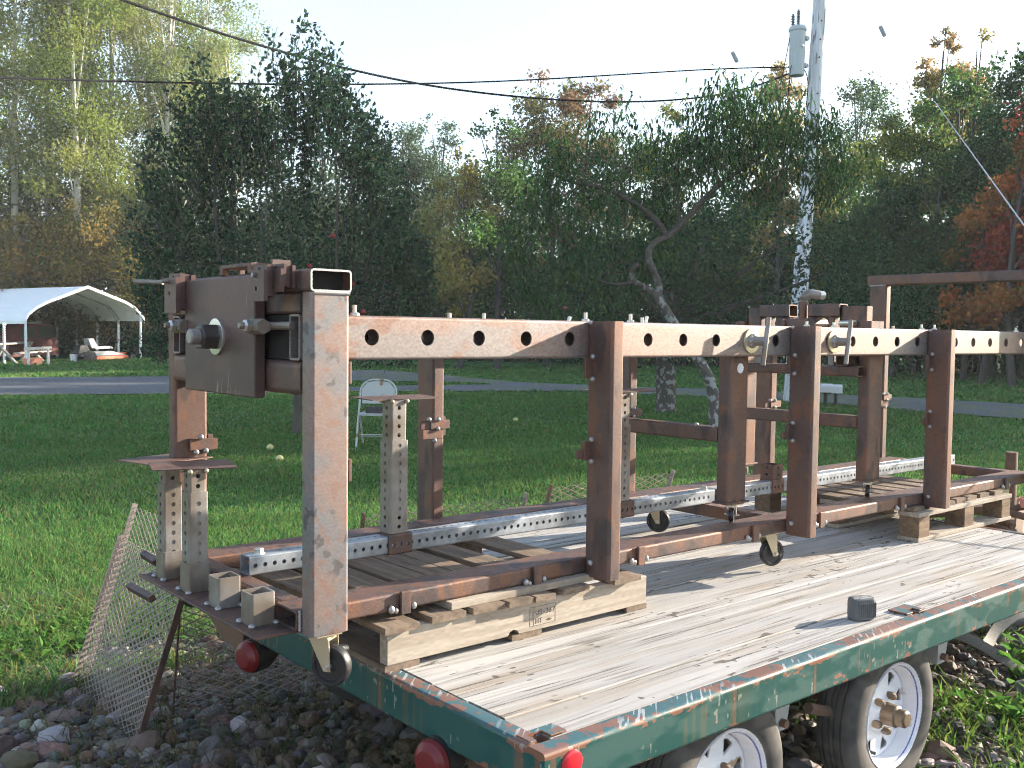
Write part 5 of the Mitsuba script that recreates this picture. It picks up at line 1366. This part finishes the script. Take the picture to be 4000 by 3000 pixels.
def crown_leaves(x, y, z0, h, r, cb, cols, n, size, g, lobes=None):
    """Leaves on lobes spread through an egg-shaped crown."""
    nl = lobes or max(10, int(6 + (h - cb) * 2.6))
    zz = cb + (h - cb) * (g.uniform(0, 1, nl) ** 0.9)
    prof = np.clip(1.25 * np.sqrt(np.clip(1 - ((zz - cb) / (h - cb)) ** 2.2, 0.03, 1)), 0.16, 1.1) * np.clip(0.55 + (zz - cb) / (0.35 * (h - cb)), 0, 1)
    a = g.uniform(0, 2 * math.pi, nl)
    rad = r * prof * np.sqrt(g.uniform(0.1, 1, nl))
    c = np.stack([x + rad * np.cos(a), y + rad * np.sin(a), z0 + zz], -1)
    lr = r * g.uniform(0.32, 0.6, nl) * np.clip(prof, 0.3, 1)
    which = g.choice(nl, n, p=lr ** 2 / (lr ** 2).sum())
    d = rand_dirs(n, g)
    d[:, 2] = d[:, 2] * 0.8 + 0.12
    p = c[which] + d * (lr[which] * np.clip(0.75 + 0.32 * g.normal(size=n), 0.05, 1.5))[:, None]
    tint = palette(nl, cols, g, 0.25)[which]
    col = np.clip(0.55 * tint + 0.45 * palette(n, cols, g, 0.25), 0.01, 0.8)
    return leaf_quads(p, rand_dirs(n, g), size * g.uniform(0.6, 1.3, n), size * 0.7 * g.uniform(0.6, 1.2, n), col, g), c, lr


def trunk_to(x, y, z0, h, r0, c, g, bend=0.25):
    mid = np.array([x + bend * g.normal(), y + bend * g.normal(), z0 + h * 0.5])
    main = spline([(x, y, z0 - 0.1), mid, (x + bend * g.normal(), y + bend * g.normal(), z0 + h * 0.93)], 14)
    ms = [limb(main, np.linspace(r0, 0.02, 14), 7)]
    for q in c[:: max(1, len(c) // 9)]:
        hz = np.clip((q[2] - z0) / h * 0.8, 0.15, 0.85)
        s = main[int(hz * 13)]
        ms.append(limb([s, (s + q) / 2 + [0, 0, 0.1], q], [r0 * 0.32, r0 * 0.2, 0.012], 5))
    return ms


for ti, (x, y, h, r, cb, sp) in enumerate(FOREST):
    cols, bark, desc = SPEC[sp]
    count[sp] = count.get(sp, 0) + 1
    gg = np.random.default_rng(100 + ti)
    z0 = float(height(x, y))
    lab = desc + ((', ' + ORD[count[sp] - 1] + f' from the left of the {total[sp]} in the wood edge') if total[sp] > 1 else ' standing in the wood edge')
    k = thing({'aspen': 'aspen_tree', 'pale': 'poplar_tree', 'gold': 'sapling', 'blue': 'broadleaf_tree', 'redtip': 'broadleaf_tree', 'tip': 'broadleaf_tree'}.get(sp, 'maple_tree'), lab, 'tree', 'trees of the wood behind the lawn')
    n = int(1800 + 760 * (h - cb) * (r / 1.4))
    n = min(n, 17000)
    if sp == 'pale':
        n = int(n * 0.7)
    wide = 1.22 if sp in ('aspen', 'pale', 'tip', 'yellow', 'orange') else 1.55
    n = int(n * wide / 1.22)
    (v, f, c), cen, lr = crown_leaves(x, y, z0, h, r * wide, cb * (1.0 if sp in ('aspen', 'pale', 'tip') else 0.75), cols, n, 0.17, gg)
    obj('crown', trimesh.Trimesh(v, f, process=False), 'leaf', k, smooth=False, color=c)
    obj('trunk', trunk_to(x, y, z0, h, 0.09 + 0.006 * h, cen, gg), bark, k, smooth=60)

# the mass of the wood behind and beside them, and brush along its foot
g = np.random.default_rng(77)
mass, stems = [], []


def add_mass(x, y, h, r, cb, cols, n, size=0.2):
    (v, f, c), cen, lr = crown_leaves(x, y, float(height(x, y)), h, r, cb, cols, n, size, g)
    mass.append((v, f, c))
    stems.append(limb([(x, y, float(height(x, y)) - 0.1), (x + 0.2 * g.normal(), y, float(height(x, y)) + h * 0.7)], [0.11, 0.04], 5))


DG = [(0.06, 0.115, 0.045), (0.08, 0.14, 0.05), (0.115, 0.145, 0.05), (0.05, 0.088, 0.038)]
edge = spline([(4, 50, 0), (10, 50, 0), (17, 47.5, 0), (23, 44, 0), (28, 38, 0), (33, 31, 0), (38, 24.5, 0), (40, 17.5, 0), (41.5, 11, 0), (44, 5, 0)], 90)[:, :2]
for j, (x, y) in enumerate(edge):
    back = np.array([x + 1.4, y + 2.1]) / np.hypot(x + 1.4, y + 2.1)
    for row in (1.5, 4.5):
        px_, py_ = x + back[0] * row + 0.7 * g.normal(), y + back[1] * row + 0.7 * g.normal()
        hh = (7.0 if j > 22 else 9.0) + 1.2 * g.normal()
        add_mass(px_, py_, max(4.5, min(hh, 8.4 if j > 22 else 12)), 1.5, 1.0, DG, 1300, 0.24)
    for row in (-1.2, 0.2):
        px_, py_ = x + back[0] * row + 0.5 * g.normal(), y + back[1] * row + 0.5 * g.normal()
        add_mass(px_, py_, g.uniform(1.3, 2.6), 1.1, 0.1, DG + [(0.12, 0.13, 0.045)], 420, 0.16)
# the wood goes on beyond the right edge and throws its shade over the lawn
for (x, y, h) in ((32, 4.0, 15), (37, -1.8, 15), (33, 7.5, 15), (36, 0.8, 16), (38, 5.0, 17), (37, 9.0, 15), (42, 2.0, 17), (42, 7.0, 17), (46, -1.0, 17), (48, 4.0, 18), (52, 1.0, 18), (29.5, 5.5, 11), (54, -4.0, 18)):
    add_mass(x, y, h, 2.7, 1.5, DG, 6500, 0.30)
mm, mc = join_leaves(mass)
labels[obj('woodland', mm, 'leaf', smooth=False, color=mc)] = {'label': 'dark mass of the wood behind the named trees', 'category': 'woodland', 'kind': 'stuff'}
labels[obj('woodland_stems', stems, 'dark_bark', smooth=60)] = {'label': 'thin dark stems standing in the shade of the wood', 'category': 'woodland', 'kind': 'stuff'}

# ------------------------------------------------------------------ faint air
scene['air'] = {'type': 'homogeneous', 'albedo': 0.95, 'sigma_t': 0.0009}
scene['haze'] = {'type': 'cube', 'to_world': mi.ScalarTransform4f().translate([0, 0, 16.5]).scale([430, 430, 18.5]), 'bsdf': {'type': 'null'}, 'interior': {'type': 'ref', 'id': 'air'}}
labels['haze'] = {'label': 'thin sunlit haze', 'category': 'haze', 'kind': 'stuff'}
scene['camera']['medium'] = {'type': 'ref', 'id': 'air'}
